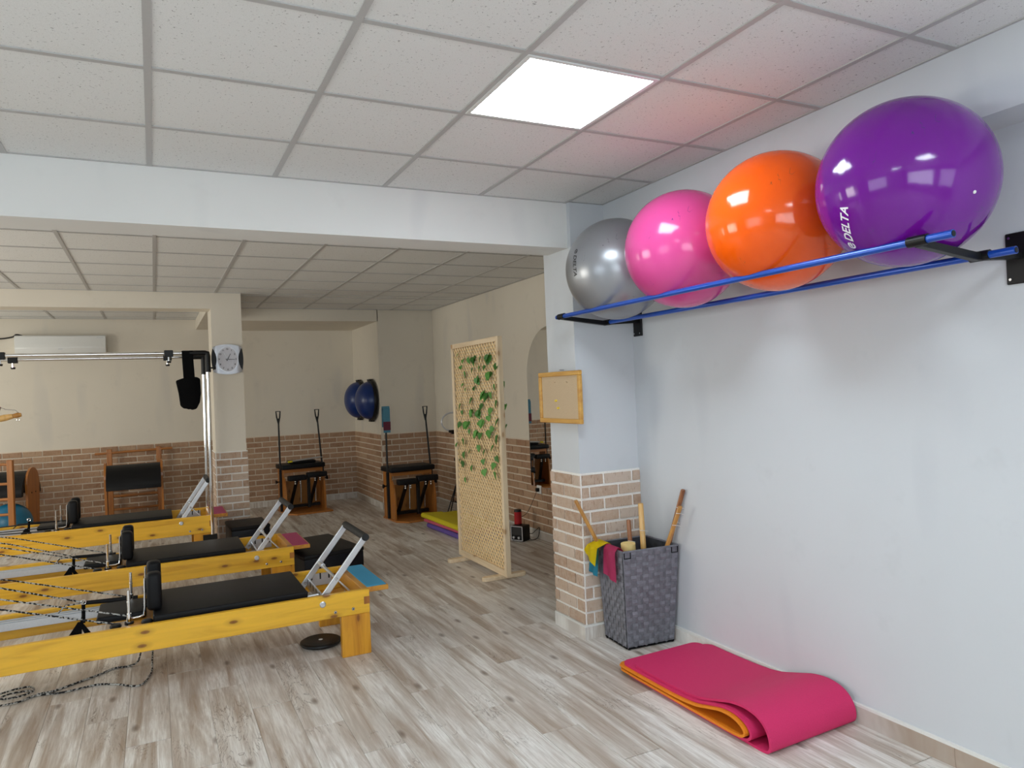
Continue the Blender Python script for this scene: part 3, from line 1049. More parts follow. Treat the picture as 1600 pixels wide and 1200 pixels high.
    for y, xe, ze in ((0.155, -1.395, zt - 0.012), (wid - 0.135, -1.58, zt + 0.03)):
        bm = B()
        tube(bm, [(-Ln - 0.1, y, zt + hr), (-2.0, y, zt + hr * 0.56), (xe, y, ze)], 0.0052, 7)
        if y > 0.3:
            tube(bm, [(xe, y, ze), (xe - 0.10, y - 0.02, ze + 0.005), (xe - 0.14, y - 0.03, ze - 0.03)], 0.005, 7)
        obj('rope', bm, rm, t, smooth=True)
        bm = B()
        tube(bm, [(-Ln - 0.1, y + 0.03, zt + hr + 0.03), (-1.95, y + 0.03, zt + hr * 0.65), (-1.34, y + 0.02, zt + 0.02)], 0.0045, 7)
        obj('rope', bm, rm, t, smooth=True)
        bm = B()
        cyl(bm, (-Ln - 0.10, y + 0.015, zt - 0.02), (-Ln - 0.10, y + 0.015, zt + 0.36), 0.014, seg=12)
        obj('pulley_riser', bm, M['alu'], t, smooth=True)
        bm = B()
        cyl(bm, (-Ln - 0.10, y, zt + 0.345), (-Ln - 0.10, y + 0.03, zt + 0.345), 0.03, seg=18)
        obj('pulley', bm, M['black_plastic'], t, smooth=True)
    bm = B()
    cyl(bm, (-1.585, wid - 0.135, zt + 0.030), (-1.30, wid - 0.125, zt + 0.012), 0.012, 0.016, 12)
    obj('hand_grip', bm, M['leather'], t, smooth=True)
    # hanging cloth loop: two splayed legs of webbing over the near track
    for dx, wdt in ((-0.045, 0.045), (-0.008, 0.040), (0.045, 0.040)):
        bm = B()
        top = Vector((-1.575, 0.17, zt + 0.030))
        bot = Vector((-1.575 + dx * 1.35, 0.12 + abs(dx) * 0.4, zt - 0.075))
        dv = Vector((wdt / 2, 0, 0))
        n_ = Vector((0, 0.002, 0))
        q = []
        for s_ in (-1, 1):
            q.append([bm.verts.new(p) for p in (top - dv * 0.45 + n_ * s_, top + dv * 0.45 + n_ * s_, bot + dv + n_ * s_, bot - dv + n_ * s_)])
        for f in ((0, 1, 2, 3),):
            bm.faces.new([q[0][i] for i in f])
            bm.faces.new([q[1][i] for i in reversed(f)])
        for i in range(4):
            bm.faces.new((q[0][i], q[0][(i + 1) % 4], q[1][(i + 1) % 4], q[1][i]))
        obj('loop_strap', bm, M['black_cloth'], t)
    bm = B()
    cyl(bm, (-1.572, 0.17, zt + 0.012), (-1.572, wid * 0.5, zt + 0.03), 0.007, seg=8)
    cyl(bm, (-1.572, wid * 0.45, zt - 0.02), (-1.572, wid * 0.5, zt + 0.075), 0.010, seg=8)
    obj('loop_webbing', bm, M['black_cloth'], t)
    bm = B()
    ringp = [(-1.572 + 0.013 * math.cos(a), wid * 0.5, zt + 0.088 + 0.013 * math.sin(a)) for a in [2 * PI * k / 14 for k in range(14)]]
    tube(bm, ringp, 0.003, 6, closed=True)
    obj('hook_ring', bm, M['chrome'], t, smooth=True)
    if tower:
        zb = 2.095 - loc_[2]
        for y in (-0.012, wid + 0.012):
            bm = B()
            cyl(bm, (-0.012, y, 0.30), (0.0, y, zb), 0.0165, seg=16)
            obj('tower_post', bm, M['chrome'], t, smooth=True)
            bm = B()
            cyl(bm, (0.0, y, zb), (-2.3, y, zb), 0.0165, seg=16)
            obj('tower_bar', bm, M['chrome'], t, smooth=True)
            bm = B()
            tube(bm, [(-0.16, y, zb), (-0.02, y, zb), (0.0, y, zb - 0.004), (0.004, y, zb - 0.03), (0.003, y, zb - 0.19)], 0.0265, 12)
            cl = obj('corner_joint', bm, M['black_plastic'], t, smooth=True)
            bm = B()
            cyl(bm, (0.0, y, zb - 0.15), (0.065, y, zb - 0.15), 0.008, 0.008, 10)
            cyl(bm, (0.055, y, zb - 0.15), (0.075, y, zb - 0.15), 0.018, 0.018, 10)
            obj('clamp_knob', bm, M['black_plastic'], cl)
            for xc in (-0.345, -1.70):
                bm = B()
                bx(bm, xc - 0.04, xc + 0.04, y - 0.028, y + 0.028, zb - 0.035, zb + 0.03)
                cs = obj('clamp', bm, M['black_plastic'], t, 0.005)
                bm = B()
                cyl(bm, (xc, y, zb - 0.035), (xc, y, zb - 0.075), 0.010, 0.010, 10)
                obj('clamp_stem', bm, M['chrome'], cs, smooth=True)
                bm = B()
                cyl(bm, (xc, y, zb - 0.075), (xc, y, zb - 0.092), 0.022, 0.018, 12)
                obj('clamp_knob', bm, M['black_plastic'], cs)
            boxobj('foot_plate', (-0.10, 0.03, y - 0.018, y + 0.018, 0.23, 0.30), M['black_metal'], t, 0.003)
    return t
R1 = reformer((1.15, 2.258, 0), 0.145, 0.255, 0.735, 'nearest wooden reformer, with the pale blue foot platform pad', M['pad_blue'], math.radians(51))
R2 = reformer((0.965, 3.88, 0), 0.145, 0.255, 0.70, 'middle wooden reformer between the two others, with a pink platform pad', M['pad_pink'], math.radians(52))
R3 = reformer((0.47, 5.54, 0), 0.172, 0.315, 0.64, 'farthest wooden reformer, below the chrome tower frame beside the column', M['pad_pink'], math.radians(56), tower=True)

# black plush sling hanging from the tower bar
zb = 2.095
t = thing('sling', 'black plush foot sling hanging from the chrome tower bar', 'sling', (0.29, 5.528, zb))
bm = B()
prism(bm, [(-0.050, 0.024), (0.050, 0.024), (0.062, -0.29), (-0.040, -0.29)], -0.024, 0.024, 'y')
obj('strap', bm, M['black_cloth'], t, 0.006, 2)
bm = B()
o1 = [(-0.112, -0.268), (-0.05, -0.245), (0.075, -0.235), (0.108, -0.255), (0.110, -0.40), (0.098, -0.485), (0.065, -0.550), (0.020, -0.560), (0.0, -0.540), (-0.045, -0.545), (-0.078, -0.515), (-0.090, -0.39)]
prism(bm, o1, -0.035, 0.035, 'y')
obj('pouch', bm, M['black_cloth'], t, 0.012, 2, True)

# wooden trapeze handle at the left edge, hung from the tower bar
t = thing('trapeze_handle', 'honey wood trapeze handle hanging at the left edge', 'handle', (-1.23, 5.53, 1.53))
bm = B()
tube(bm, [(-0.55, -0.02, -0.09), (-0.10, 0.0, -0.012), (0.02, 0.0, 0.012), (0.08, 0.0, 0.024)], [0.020, 0.024, 0.030, 0.022], 14)
obj('grip', bm, M['stick_light'], t, smooth=True)
bm = B()
tube(bm, [(0.075, 0, 0.023), (0.115, 0, 0.030), (0.145, 0, 0.034)], [0.018, 0.024, 0.016], 14)
obj('end_knob', bm, M['stick'], t, smooth=True)
bm = B()
tube(bm, [(0.125, 0, 0.05), (0.10, 0, 0.075), (0.03, 0, 0.085), (-0.02, 0, 0.11), (-0.03, 0, 0.545)], 0.004, 8)
obj('hook_wire', bm, M['steel'], t, smooth=True)
bm = B()
ring = [(0.12 + 0.010 * math.cos(2 * PI * k / 12), 0, 0.0 + 0.012 * math.sin(2 * PI * k / 12) - 0.012) for k in range(12)]
tube(bm, ring, 0.003, 6, closed=True)
obj('ring', bm, M['chrome'], t, smooth=True)
bm = B()
tube(bm, [(-0.30, 0, 0.07), (-0.06, 0, 0.105), (-0.01, 0, 0.09)], [0.02, 0.026, 0.02], 12)
obj('upper_grip', bm, M['stick_dark'], t, smooth=True)

# rotating disc under the near reformer
t = thing('rotator_disc', 'flat black rotator disc on the floor under the nearest reformer', 'exercise disc', (0.905, 2.60, 0))
bm = B()
lathe(bm, [(0, 0), (0.11, 0), (0.125, 0.006), (0.132, 0.016), (0.130, 0.024), (0.118, 0.030), (0.10, 0.028), (0.094, 0.030), (0.03, 0.030), (0, 0.030)], 40)
obj('plate', bm, M['black_plastic'], t, smooth=True)
bm = B()
lathe(bm, [(0.0, 0.0315), (0.013, 0.0315), (0.014, 0.0295)], 18)
obj('hub_cap', bm, M['white_label'], t)

# rope lying on the floor under the near reformer
bm = B()
pts = [(-0.075, 3.02, 0.09), (-0.082, 2.80, 0.03), (-0.089, 2.65, 0.007), (-0.147, 2.47, 0.006), (-0.274, 2.567, 0.006), (-0.374, 2.62, 0.006), (-0.53, 2.60, 0.006), (-0.671, 2.63, 0.006), (-0.738, 2.574, 0.008), (-0.825, 2.572, 0.008), (-0.92, 2.62, 0.008), (-0.90, 2.72, 0.010), (-0.80, 2.78, 0.012), (-0.715, 2.79, 0.010), (-0.69, 2.70, 0.012), (-0.75, 2.64, 0.015), (-0.84, 2.66, 0.014), (-0.80, 2.72, 0.014), (-0.70, 2.70, 0.016)]
tube(bm, smooth_path(pts, 6), 0.0055, 7)
pts = [(-0.14, 3.00, 0.08), (-0.160, 2.88, 0.02), (-0.21, 2.85, 0.006), (-0.286, 2.86, 0.006), (-0.36, 2.80, 0.006), (-0.447, 2.74, 0.006), (-0.58, 2.655, 0.006), (-0.665, 2.64, 0.010)]
tube(bm, smooth_path(pts, 6), 0.0055, 7)
o = obj('floor_rope', bm, M['rope'], smooth=True)
tag(o, 'black and white braided rope lying on the floor below the nearest reformer', 'rope')

# black upholstered sitting boxes
def sitting_box(loc_, rz, sx, sy, sz, label):
    t = thing('sitting_box', label, 'box', loc_, rz, 'black sitting boxes')
    bm = B()
    bx(bm, -sx / 2, sx / 2, -sy / 2, sy / 2, 0.012, sz - 0.035)
    obj('body', bm, M['leather_blue'], t, 0.012, 2, True)
    bm = B()
    bx(bm, -sx / 2 - 0.004, sx / 2 + 0.004, -sy / 2 - 0.004, sy / 2 + 0.004, sz - 0.04, sz)
    obj('padded_top', bm, M['leather'], t, 0.014, 3, True)
    for a in (-1, 1):
        for b in (-1, 1):
            bm = B()
            cyl(bm, (a * (sx / 2 - 0.04), b * (sy / 2 - 0.04), 0), (a * (sx / 2 - 0.04), b * (sy / 2 - 0.04), 0.014), 0.015, seg=10)
            obj('foot', bm, M['black_plastic'], t)
    return t
th_ = math.radians(9.6)
c0 = Vector((1.575, 4.02)) - Vector((math.cos(th_), math.sin(th_))) * 0.265 + Vector((-math.sin(th_), math.cos(th_))) * 0.40
sitting_box((c0.x, c0.y, 0), th_, 0.53, 0.80, 0.30, 'black sitting box at the foot end of the middle reformer')
sitting_box((0.825, 5.93, 0), 0.03, 0.38, 0.52, 0.315, 'black sitting box in front of the column with the clock')

# ------------------------------------------------------------------ pilates chairs
def pilates_chair(loc_, rz, label, towels=False, gear=False):
    """front faces -y; base plate 0.60 wide"""
    t = thing('pilates_chair', label, 'pilates chair', loc_, rz, 'wooden pilates chairs')
    w, d, h = 0.57, 0.46, 0.61
    # curved side panels
    side = [(-d, 0.02), (0.14, 0.02)]
    side = [(0.0, 0.02), (0.40, 0.02), (0.40, h), (0.13, h), (0.13, h - 0.10)]
    for k in range(9):
        a = k / 8 * PI / 2
        side.append((0.13 - 0.13 * math.sin(a) + 0.0, 0.40 - 0.20 + 0.31 * math.cos(a) - 0.0 if False else (h - 0.10) - 0.30 * (1 - math.cos(a))))
    for x in (-w / 2, w / 2 - 0.022):
        bm = B()
        prism(bm, side, x, x + 0.022, 'x')
        obj('side_panel', bm, M['beech'], t, 0.0)
    boxobj('back_panel', (-w / 2 + 0.022, w / 2 - 0.022, 0.36, 0.378, 0.02, 0.42), M['plywood'], t, 0.002)
    boxobj('top_rail', (-w / 2 + 0.022, w / 2 - 0.022, 0.12, 0.14, h - 0.05, h), M['beech_x'], t, 0.002)
    bm = B()
    prism(bm, [(-w / 2 - 0.015, 0.41), (-w / 2 - 0.015, -0.06), (-w / 2 + 0.10, -0.21), (w / 2 + 0.03, -0.21), (w / 2 + 0.03, 0.41)], 0.0, 0.022, 'z')
    obj('base_plate', bm, M['beech_x'], t, 0.003)
    bm = B()
    bx(bm, -w / 2 - 0.02, w / 2 + 0.02, 0.05, 0.44, h, h + 0.065)
    obj('seat_pad', bm, M['leather'], t, 0.016, 3, True)
    # side uprights with push handles
    for s_ in (-1, 1):
        x = s_ * (w / 2 + 0.014)
        boxobj('upright_channel', (x - 0.016, x + 0.016, 0.16, 0.20, 0.022, h), M['black_metal'], t, 0.002)
        lean = -0.05 if s_ > 0 else 0.0
        bm = B()
        cyl(bm, (x, 0.18, h - 0.02), (x + lean, 0.18, h + 0.72), 0.013, 0.011, 10)
        hb = obj('handle_bar', bm, M['black_metal'], t, smooth=True)
        bm = B()
        xh = x + lean
        tube(bm, [(xh, 0.18, h + 0.64), (xh - 0.022, 0.18, h + 0.74), (xh - 0.030, 0.18, h + 0.82), (xh + 0.028, 0.18, h + 0.82), (xh + 0.020, 0.18, h + 0.74), (xh, 0.18, h + 0.64)], 0.010, 8)
        obj('handle_grip', bm, M['black_plastic'], hb, smooth=True)
        bm = B()
        cyl(bm, (x + s_ * 0.014, 0.18, h * 0.72), (x + s_ * 0.05, 0.18, h * 0.72), 0.008, 0.008, 10)
        cyl(bm, (x + s_ * 0.045, 0.18, h * 0.72), (x + s_ * 0.068, 0.18, h * 0.72), 0.016, 0.030, 12)
        obj('lock_knob', bm, M['black_plastic'], t)
    # split pedal with padded steps, arms, pivots and springs
    for s_, dz in ((-1, -0.012), (1, 0.012)):
        x0, x1 = (-w / 2 + 0.03, -0.006) if s_ < 0 else (0.006, w / 2 - 0.0)
        bm = B()
        bx(bm, x0, x1, -0.10, 0.005, 0.475 + dz, 0.545 + dz)
        pe = obj('pedal', bm, M['leather'], t, 0.014, 3, True)
        cx = (x0 + x1) / 2
        bm = B()
        bx(bm, cx - 0.02, cx + 0.02, -0.06, -0.03, 0.07, 0.48, Matrix.Identity(4))
        for v in bm.verts:
            if v.co.z < 0.2:
                v.co.y += 0.25
                v.co.x -= 0.04
        obj('pedal_arm', bm, M['black_metal'], pe)
        for a in (-0.035, 0.035):
            for q in (0.435, 0.462):
                bm = B()
                bmesh.ops.create_uvsphere(bm, u_segments=10, v_segments=6, radius=0.012)
                so = obj('stud', bm, M['chrome'], pe, smooth=True)
                so.location = (cx + a, -0.085, q + dz)
    boxobj('pedal_hinge', (-w / 2 + 0.03, w / 2 - 0.04, 0.17, 0.21, 0.055, 0.095), M['black_metal'], t, 0.003)
    boxobj('centre_post', (0.035, 0.075, 0.03, 0.07, 0.06, 0.50), M['black_metal'], t, 0.003)
    for x in (-0.04, 0.17):
        bm = B()
        cyl(bm, (x, 0.12, 0.13), (x, 0.10, 0.46), 0.009, seg=10)
        obj('spring', bm, M['steel'], t, smooth=True)
    if gear:
        bm = B()
        bx(bm, -0.16, 0.20, 0.14, 0.40, h + 0.065, h + 0.105)
        obj('cushion', bm, M['leather'], t, 0.018, 3, True)
    return t
pilates_chair((2.935, 6.62, 0), math.radians(3), 'pilates chair with blue cloth on its handle, beside the lattice screen')
pilates_chair((1.855, 8.20, 0), math.radians(5), 'pilates chair piled with straps against the far brick wall', gear=True)
# straps and bars piled on the far chair
t = thing('spring_bar', 'silver rod with yellow end lying on the far pilates chair', 'exercise bar', (1.86, 8.36, 0.72))
bm = B()
cyl(bm, (-0.24, -0.10, -0.005), (0.27, -0.06, 0.03), 0.007, seg=10)
cyl(bm, (-0.20, -0.08, 0.006), (0.24, -0.02, 0.035), 0.006, seg=10)
obj('rod', bm, M['alu'], t, smooth=True)
bm = B()
cyl(bm, (-0.225, -0.10, -0.004), (-0.165, -0.095, 0.0), 0.014, seg=10)
obj('end_cap', bm, M['mat_yellow'], t)
# cloths over the handle of the right chair
t = thing('exercise_band', 'blue and dark red band draped over the pilates chair handle', 'exercise band', (2.635, 6.79, 1.25))
bm = B()
sheet(bm, [(-0.028, -0.13), (-0.030, 0.17), (-0.012, 0.205), (0.012, 0.205), (0.028, 0.17), (0.030, -0.06)], 0.006, -0.045, 0.045, 'x')
obj('blue_cloth', bm, M['cloth_teal'], t)
bm = B()
sheet(bm, [(-0.036, -0.10), (-0.036, 0.01)], 0.004, -0.047, 0.047, 'x')
obj('red_cloth', bm, M['cloth_maroon'], t)

# ------------------------------------------------------------------ dome trainers on the corner wall
def dome(loc_, label):
    t = thing('dome_trainer', label, 'balance dome', loc_, 0, 'blue balance domes')
    rot = Matrix.Rotation(-PI / 2, 4, 'Y')
    bm = B()
    R = 0.285
    lathe(bm, [(0, 0.0), (R - 0.01, 0.0), (R + 0.012, 0.012), (R + 0.016, 0.028), (R + 0.010, 0.048), (R - 0.01, 0.055)], 40, rot)
    obj('base_ring', bm, M['black_plastic'], t, smooth=True)
    bm = B()
    prof = [(R - 0.012, 0.05)] + [((R - 0.012) * math.cos(a), 0.05 + 0.20 * math.sin(a)) for a in [k / 12 * PI / 2 for k in range(1, 12)]] + [(0, 0.25)]
    lathe(bm, prof, 40, rot)
    obj('dome', bm, M['bosu_blue'], t, smooth=True)
    for a in (0, PI):
        bm = B()
        bx(bm, -0.06, 0.0, -0.06, 0.06, R + 0.000, R + 0.022)
        bmesh.ops.rotate(bm, cent=(0, 0, 0), matrix=Matrix.Rotation(a, 3, 'X'), verts=bm.verts)
        obj('grip_tab', bm, M['black_plastic'], t, 0.006)
dome((2.815, 8.03, 1.53), 'blue balance dome on the corner wall, the one nearer the camera')
dome((2.815, 8.68, 1.54), 'blue balance dome on the corner wall, half hidden behind the other')

# ------------------------------------------------------------------ ladder barrels
def ladder_barrel(loc_, rz, label, bar=True):
    """ladder in the plane y=0, barrel in front of it (towards -y)"""
    t = thing('ladder_barrel', label, 'ladder barrel', loc_, rz, 'wooden ladder barrels')
    w = 0.60
    for x in (-w / 2, w / 2):
        boxobj('ladder_post', (x - 0.032, x + 0.032, -0.025, 0.025, 0.0, 1.02), M['beech'], t, 0.006)
    for z in (0.20, 0.38, 0.56, 0.74):
        bm = B()
        cyl(bm, (-w / 2, 0, z), (w / 2, 0, z), 0.016, seg=12)
        obj('rung', bm, M['beech_x'], t, smooth=True)
    bm = B()
    e = 0.47 if bar else 0.33
    cyl(bm, (-e, -0.01, 0.965), (e, -0.01, 0.985), 0.016, seg=12)
    obj('top_rung', bm, M['beech_x'], t, smooth=True)
    # barrel: half round pad on two side panels
    yc, zc, R = -0.55, 0.54, 0.30
    bm = B()
    arc = [(yc + R * math.cos(a), zc + R * math.sin(a)) for a in [k / 20 * PI for k in range(21)]]
    inn = [(yc + (R - 0.06) * math.cos(a), zc + (R - 0.06) * math.sin(a)) for a in [k / 20 * PI for k in range(20, -1, -1)]]
    prism(bm, arc + inn, -w / 2 - 0.01, w / 2 + 0.01, 'x')
    obj('barrel_pad', bm, M['leather'], t, 0.006, 1, True)
    for x in (-w / 2 - 0.035, w / 2 + 0.010):
        bm = B()
        arc = [(yc + (R - 0.02) * math.cos(a), zc + (R - 0.02) * math.sin(a)) for a in [k / 16 * PI for k in range(17)]]
        arc = [(yc + 0.19 * math.cos(a), 0.68 + 0.20 * math.sin(a)) for a in [k / 16 * PI for k in range(17)]]
        prism(bm, arc + [(yc - 0.15, 0.06), (yc + 0.15, 0.06)], x, x + 0.025, 'x')
        sp = obj('side_panel', bm, M['beech'], t)
        for q in (-0.06, 0.06):
            bm = B()
            xo = x - 0.004 if x < 0 else x + 0.025
            cyl(bm, (xo, yc + q, zc + 0.03), (xo + 0.004, yc + q, zc + 0.03), 0.010, seg=10)
            obj('bolt', bm, M['black_metal'], sp)
    boxobj('base_beam', (-0.035, 0.035, yc - 0.03, -0.025, 0.0, 0.06), M['beech'], t, 0.004)
    boxobj('base_cross', (-w / 2 - 0.03, w / 2 + 0.03, yc - 0.05, yc + 0.05, 0.0, 0.06), M['beech_x'], t, 0.004)
ladder_barrel((-0.28, 8.95, 0), 0.0, 'ladder barrel with black padded half barrel, standing mid-alcove before the brick wall')
ladder_barrel((-1.85, 8.10, 0), PI - 0.22, 'ladder barrel at the left edge with its ladder rungs facing the room', bar=False)

# blue gym ball behind the left ladder
t = thing('gym_ball', 'teal blue gym ball on the alcove floor behind the ladder rungs', 'exercise ball', (-1.63, 8.38, 0.235))
bm = B()
bmesh.ops.create_uvsphere(bm, u_segments=48, v_segments=24, radius=0.235)
obj('ball_skin', bm, M['gym_blue'], t, smooth=True, angle=80)
bm = B()
lathe(bm, [(0, 0.004), (0.008, 0.003), (0.010, 0)], 12, Matrix.Translation((0.06, -0.219, -0.06)) @ Matrix.Rotation(PI / 2, 4, 'X'))
obj('valve_plug', bm, M['white_label'], t)

# ------------------------------------------------------------------ air conditioner, clock
t = thing('air_conditioner', 'white wall air conditioner on the alcove wall', 'air conditioner', (-1.09, YW, 2.43))
bm = B()
prof = [(0.0, -0.135), (-0.13, -0.135), (-0.185, -0.10), (-0.20, -0.03), (-0.195, 0.12), (-0.175, 0.135), (0.0, 0.135)]
prism(bm, prof, -0.515, 0.515, 'x')
obj('housing', bm, M['white_plastic'], t, 0.008, 2, True)
boxobj('air_flap', (-0.46, 0.46, -0.165, -0.10, -0.139, -0.130), M['silver_plastic'], t, 0.002)
boxobj('badge', (-0.035, 0.015, -0.2005, -0.197, -0.050, -0.043), M['silver_plastic'], t)
boxobj('display_mark', (0.41, 0.49, -0.199, -0.1945, 0.100, 0.104), M['silver_plastic'], t)
bm = B()
tube(bm, smooth_path([(-0.44, -0.10, 0.137), (-0.50, -0.12, 0.150), (-0.56, -0.08, 0.120), (-0.75, -0.03, 0.105), (-1.1, -0.02, 0.16)], 5), 0.010, 8)
obj('cable', bm, M['dark_pipe'], t, smooth=True)

t = thing('wall_clock', 'silver and black wall clock on the column', 'clock', (0.722, 6.30, 2.067))
hx, hz = 0.150, 0.165
def bulge(n=8):
    out = []
    for k in range(n + 1):
        q = -1 + 2 * k / n
        out.append((0.78 * hx * q * 1.28, hz * (1 - 0.17 * q * q)))
    return out
top = bulge()
poly = top + [(a, -b) for a, b in reversed(top)]
bm = B()
prism(bm, poly, -0.034, -0.002, 'y')
obj('case', bm, M['silver_plastic'], t, 0.008, 2, True)
for s_ in (-1, 1):
    bm = B()
    pts = []
    for k in range(9):
        q = -1 + 2 * k / 8
        pts.append((s_ * (hx * 1.0 + 0.014 * (1 - q * q)), 0.118 * q))
    for k in range(8, -1, -1):
        q = -1 + 2 * k / 8
        pts.append((s_ * (hx * 0.985 - 0.036 * (1 - q * q)), 0.118 * q))
    prism(bm, pts, -0.040, -0.010, 'y')
    obj('side_panel', bm, M['black_plastic'], t)
def oval(rx, rz, n=40):
    return [(rx * math.cos(2 * PI * k / n), rz * math.sin(2 * PI * k / n)) for k in range(n)]
bm = B()
prism(bm, oval(0.112, 0.142), -0.039, -0.033, 'y')
obj('bezel', bm, M['alu'], t)
bm = B()
prism(bm, oval(0.105, 0.135), -0.041, -0.0385, 'y')
dial = obj('dial', bm, M['clock_face'], t)
for k in range(12):
    me = text_mesh(str(12 if k == 0 else k), 0.026, 0, 0.0006)
    me.materials.append(M['dark_print'])
    a = 2 * PI * k / 12
    xs = [v.co.x for v in me.vertices]
    nx = (min(xs) + max(xs)) / 2
    o = inst('numeral', me, (0.086 * math.sin(a) - nx, -0.0418, 0.112 * math.cos(a)), dial, (PI / 2, 0, 0))
def hand(name, ang, L, w, y, m):
    bm = B()
    prism(bm, [(-w, -0.02), (w, -0.02), (w * 0.5, L), (-w * 0.5, L)], y - 0.0015, y, 'y', Matrix.Rotation(ang, 4, 'Y'))
    obj(name, bm, m, t)
hand('hour_hand', math.radians(27), 0.068, 0.0045, -0.043, M['dark_print'])
hand('minute_hand', math.radians(92), 0.075, 0.0035, -0.0455, M['dark_print'])
hand('second_hand', math.radians(-28), 0.09, 0.0012, -0.048, M['steel'])

# ------------------------------------------------------------------ lattice screen
SX, SY0, SY1, SZ0, SZ1 = 2.60, 3.25, 4.31, 0.035, 2.065
t = thing('lattice_screen', 'pale pine lattice room divider with ivy', 'room divider', (SX, (SY0 + SY1) / 2, 0))
ym = (SY0 + SY1) / 2
fw_ = 0.042
ft = 0.045
boxobj('stile', (-ft / 2, ft / 2, SY0 - ym, SY0 - ym + fw_, SZ0, SZ1), M['raw_pine_z'], t, 0.002)
boxobj('stile', (-ft / 2, ft / 2, SY1 - ym - fw_, SY1 - ym, SZ0, SZ1), M['raw_pine_z'], t, 0.002)
boxobj('frame_rail', (-ft / 2, ft / 2, SY0 - ym + fw_, SY1 - ym - fw_, SZ1 - fw_, SZ1), M['raw_pine_y'], t, 0.002)
boxobj('frame_rail', (-ft / 2, ft / 2, SY0 - ym + fw_, SY1 - ym - fw_, SZ0, SZ0 + fw_ * 1.3), M['raw_pine_y'], t, 0.002)
for y in (SY0 + 0.13, SY1 - 0.13):
    bm = B()
    prof = []
    for k in range(7):
        a = -PI / 2 + PI * k / 6
        prof.append((0.185 + 0.035 * math.cos(a), 0.035 * math.sin(a)))
    for k in range(7):
        a = PI / 2 + PI * k / 6
        prof.append((-0.155 + 0.035 * math.cos(a), 0.035 * math.sin(a)))
    prism(bm, prof, 0.0, 0.034, 'z', Matrix.Translation((0, y - ym, 0)))
    obj('foot', bm, M['raw_pine_y'], t, 0.004)
yi0, yi1 = SY0 - ym + fw_, SY1 - ym - fw_
zi0, zi1 = SZ0 + fw_ * 1.3, SZ1 - fw_
sp = 0.056
sw = 0.0076      # half width of a slat measured across
def slat(c, sgn, xa, xb):
    """line z = sgn*y + c clipped to the opening (45 degrees)"""
    pts = []
    ya, yb = (zi0 - c) / sgn, (zi1 - c) / sgn
    lo, hi = max(yi0, min(ya, yb)), min(yi1, max(ya, yb))
    if hi - lo < 0.02:
        return
    p0 = Vector((lo, sgn * lo + c))
    p1 = Vector((hi, sgn * hi + c))
    d = (p1 - p0).normalized()
    n = Vector((-d.y, d.x)) * sw
    bm = B()
    prism(bm, [tuple(p0 + n), tuple(p0 - n), tuple(p1 - n), tuple(p1 + n)], xa, xb, 'x')
    obj('slat', bm, M['lattice'], t)
c = zi0 - yi1
while c < zi1 - yi0:
    slat(c + 0.01, 1, -0.008, -0.001)
    c += sp
c = zi0 + yi0
while c < zi1 + yi1:
    slat(c + 0.01, -1, -0.001, 0.006)
    c += sp

# ivy on the screen
leaves = [(4.133, 1.95, 0.7), (4.007, 1.896, 0.9), (3.854, 1.895, 1.1), (3.756, 1.894, 1.2), (3.591, 1.89, 0.9), (3.443, 1.894, 1.4), (3.282, 1.813, 1.1), (4.065, 1.836, 0.7), (3.778, 1.799, 0.8), (3.646, 1.808, 0.9), (3.507, 1.811, 0.7), (3.969, 1.762, 1.1), (3.684, 1.709, 1.2), (3.425, 1.736, 1.3), (3.771, 1.635, 0.8), (3.316, 1.64, 0.9), (4.044, 1.67, 0.6), (3.945, 1.628, 0.6), (3.576, 1.579, 1.3), (3.499, 1.555, 1.2), (3.413, 1.57, 1.0), (3.856, 1.519, 1.1), (3.308, 1.492, 1.1), (4.104, 1.469, 1.1), (3.622, 1.467, 1.1), (3.83, 1.41, 1.3), (3.697, 1.419, 1.2), (3.433, 1.431, 1.1), (4.071, 1.414, 0.7), (3.483, 1.372, 0.9), (3.302, 1.342, 1.1), (3.613, 1.32, 1.2), (4.149, 1.295, 1.0), (3.954, 1.297, 1.3), (3.91, 1.239, 0.8), (3.776, 1.22, 1.2), (3.671, 1.21, 1.0), (3.463, 1.241, 1.2), (3.404, 1.275, 1.0), (3.305, 1.197, 1.2), (4.047, 1.139, 1.1), (4.223, 1.105, 0.9), (3.705, 1.098, 1.0), (3.409, 1.115, 0.9), (3.941, 1.056, 0.7), (3.58, 1.075, 0.9), (4.065, 1.018, 1.1), (3.326, 1.029, 1.0), (3.62, 0.984, 0.8), (4.09, 0.929, 1.0), (4.184, 0.954, 0.7), (3.891, 0.908, 1.0), (3.411, 0.961, 1.0), (3.618, 0.89, 1.1), (3.362, 0.884, 1.1), (4.064, 0.784, 0.9)]
iv = thing('ivy_garland', 'green ivy garland woven into the upper half of the lattice screen', 'plant', (SX, ym, 1.0))
bm = B()
half = [(0.0, -0.028), (0.020, -0.036), (0.036, -0.022), (0.038, 0.0), (0.028, 0.014), (0.018, 0.030), (0.0, 0.048)]
mid = [(0.0, y) for y in (-0.028, -0.020, -0.008, 0.008, 0.020, 0.034, 0.048)]
for s_ in (1, -1):
    prev = None
    for (x, y), (mx, my) in zip(half, mid):
        cur = (bm.verts.new((s_ * x, y, 0.010 * x / 0.038)), bm.verts.new((0, my, -0.002)))
        if prev:
            try:
                bm.faces.new((prev[0], cur[0], cur[1], prev[1]))
            except ValueError:
                pass
        prev = cur
bmesh.ops.remove_doubles(bm, verts=bm.verts, dist=0.0004)
bmesh.ops.solidify(bm, geom=list(bm.faces), thickness=0.0012)
leaf_me = mesh_of('leaf', bm, M['leaf'], smooth=True, angle=60)
rl = random.Random(5)
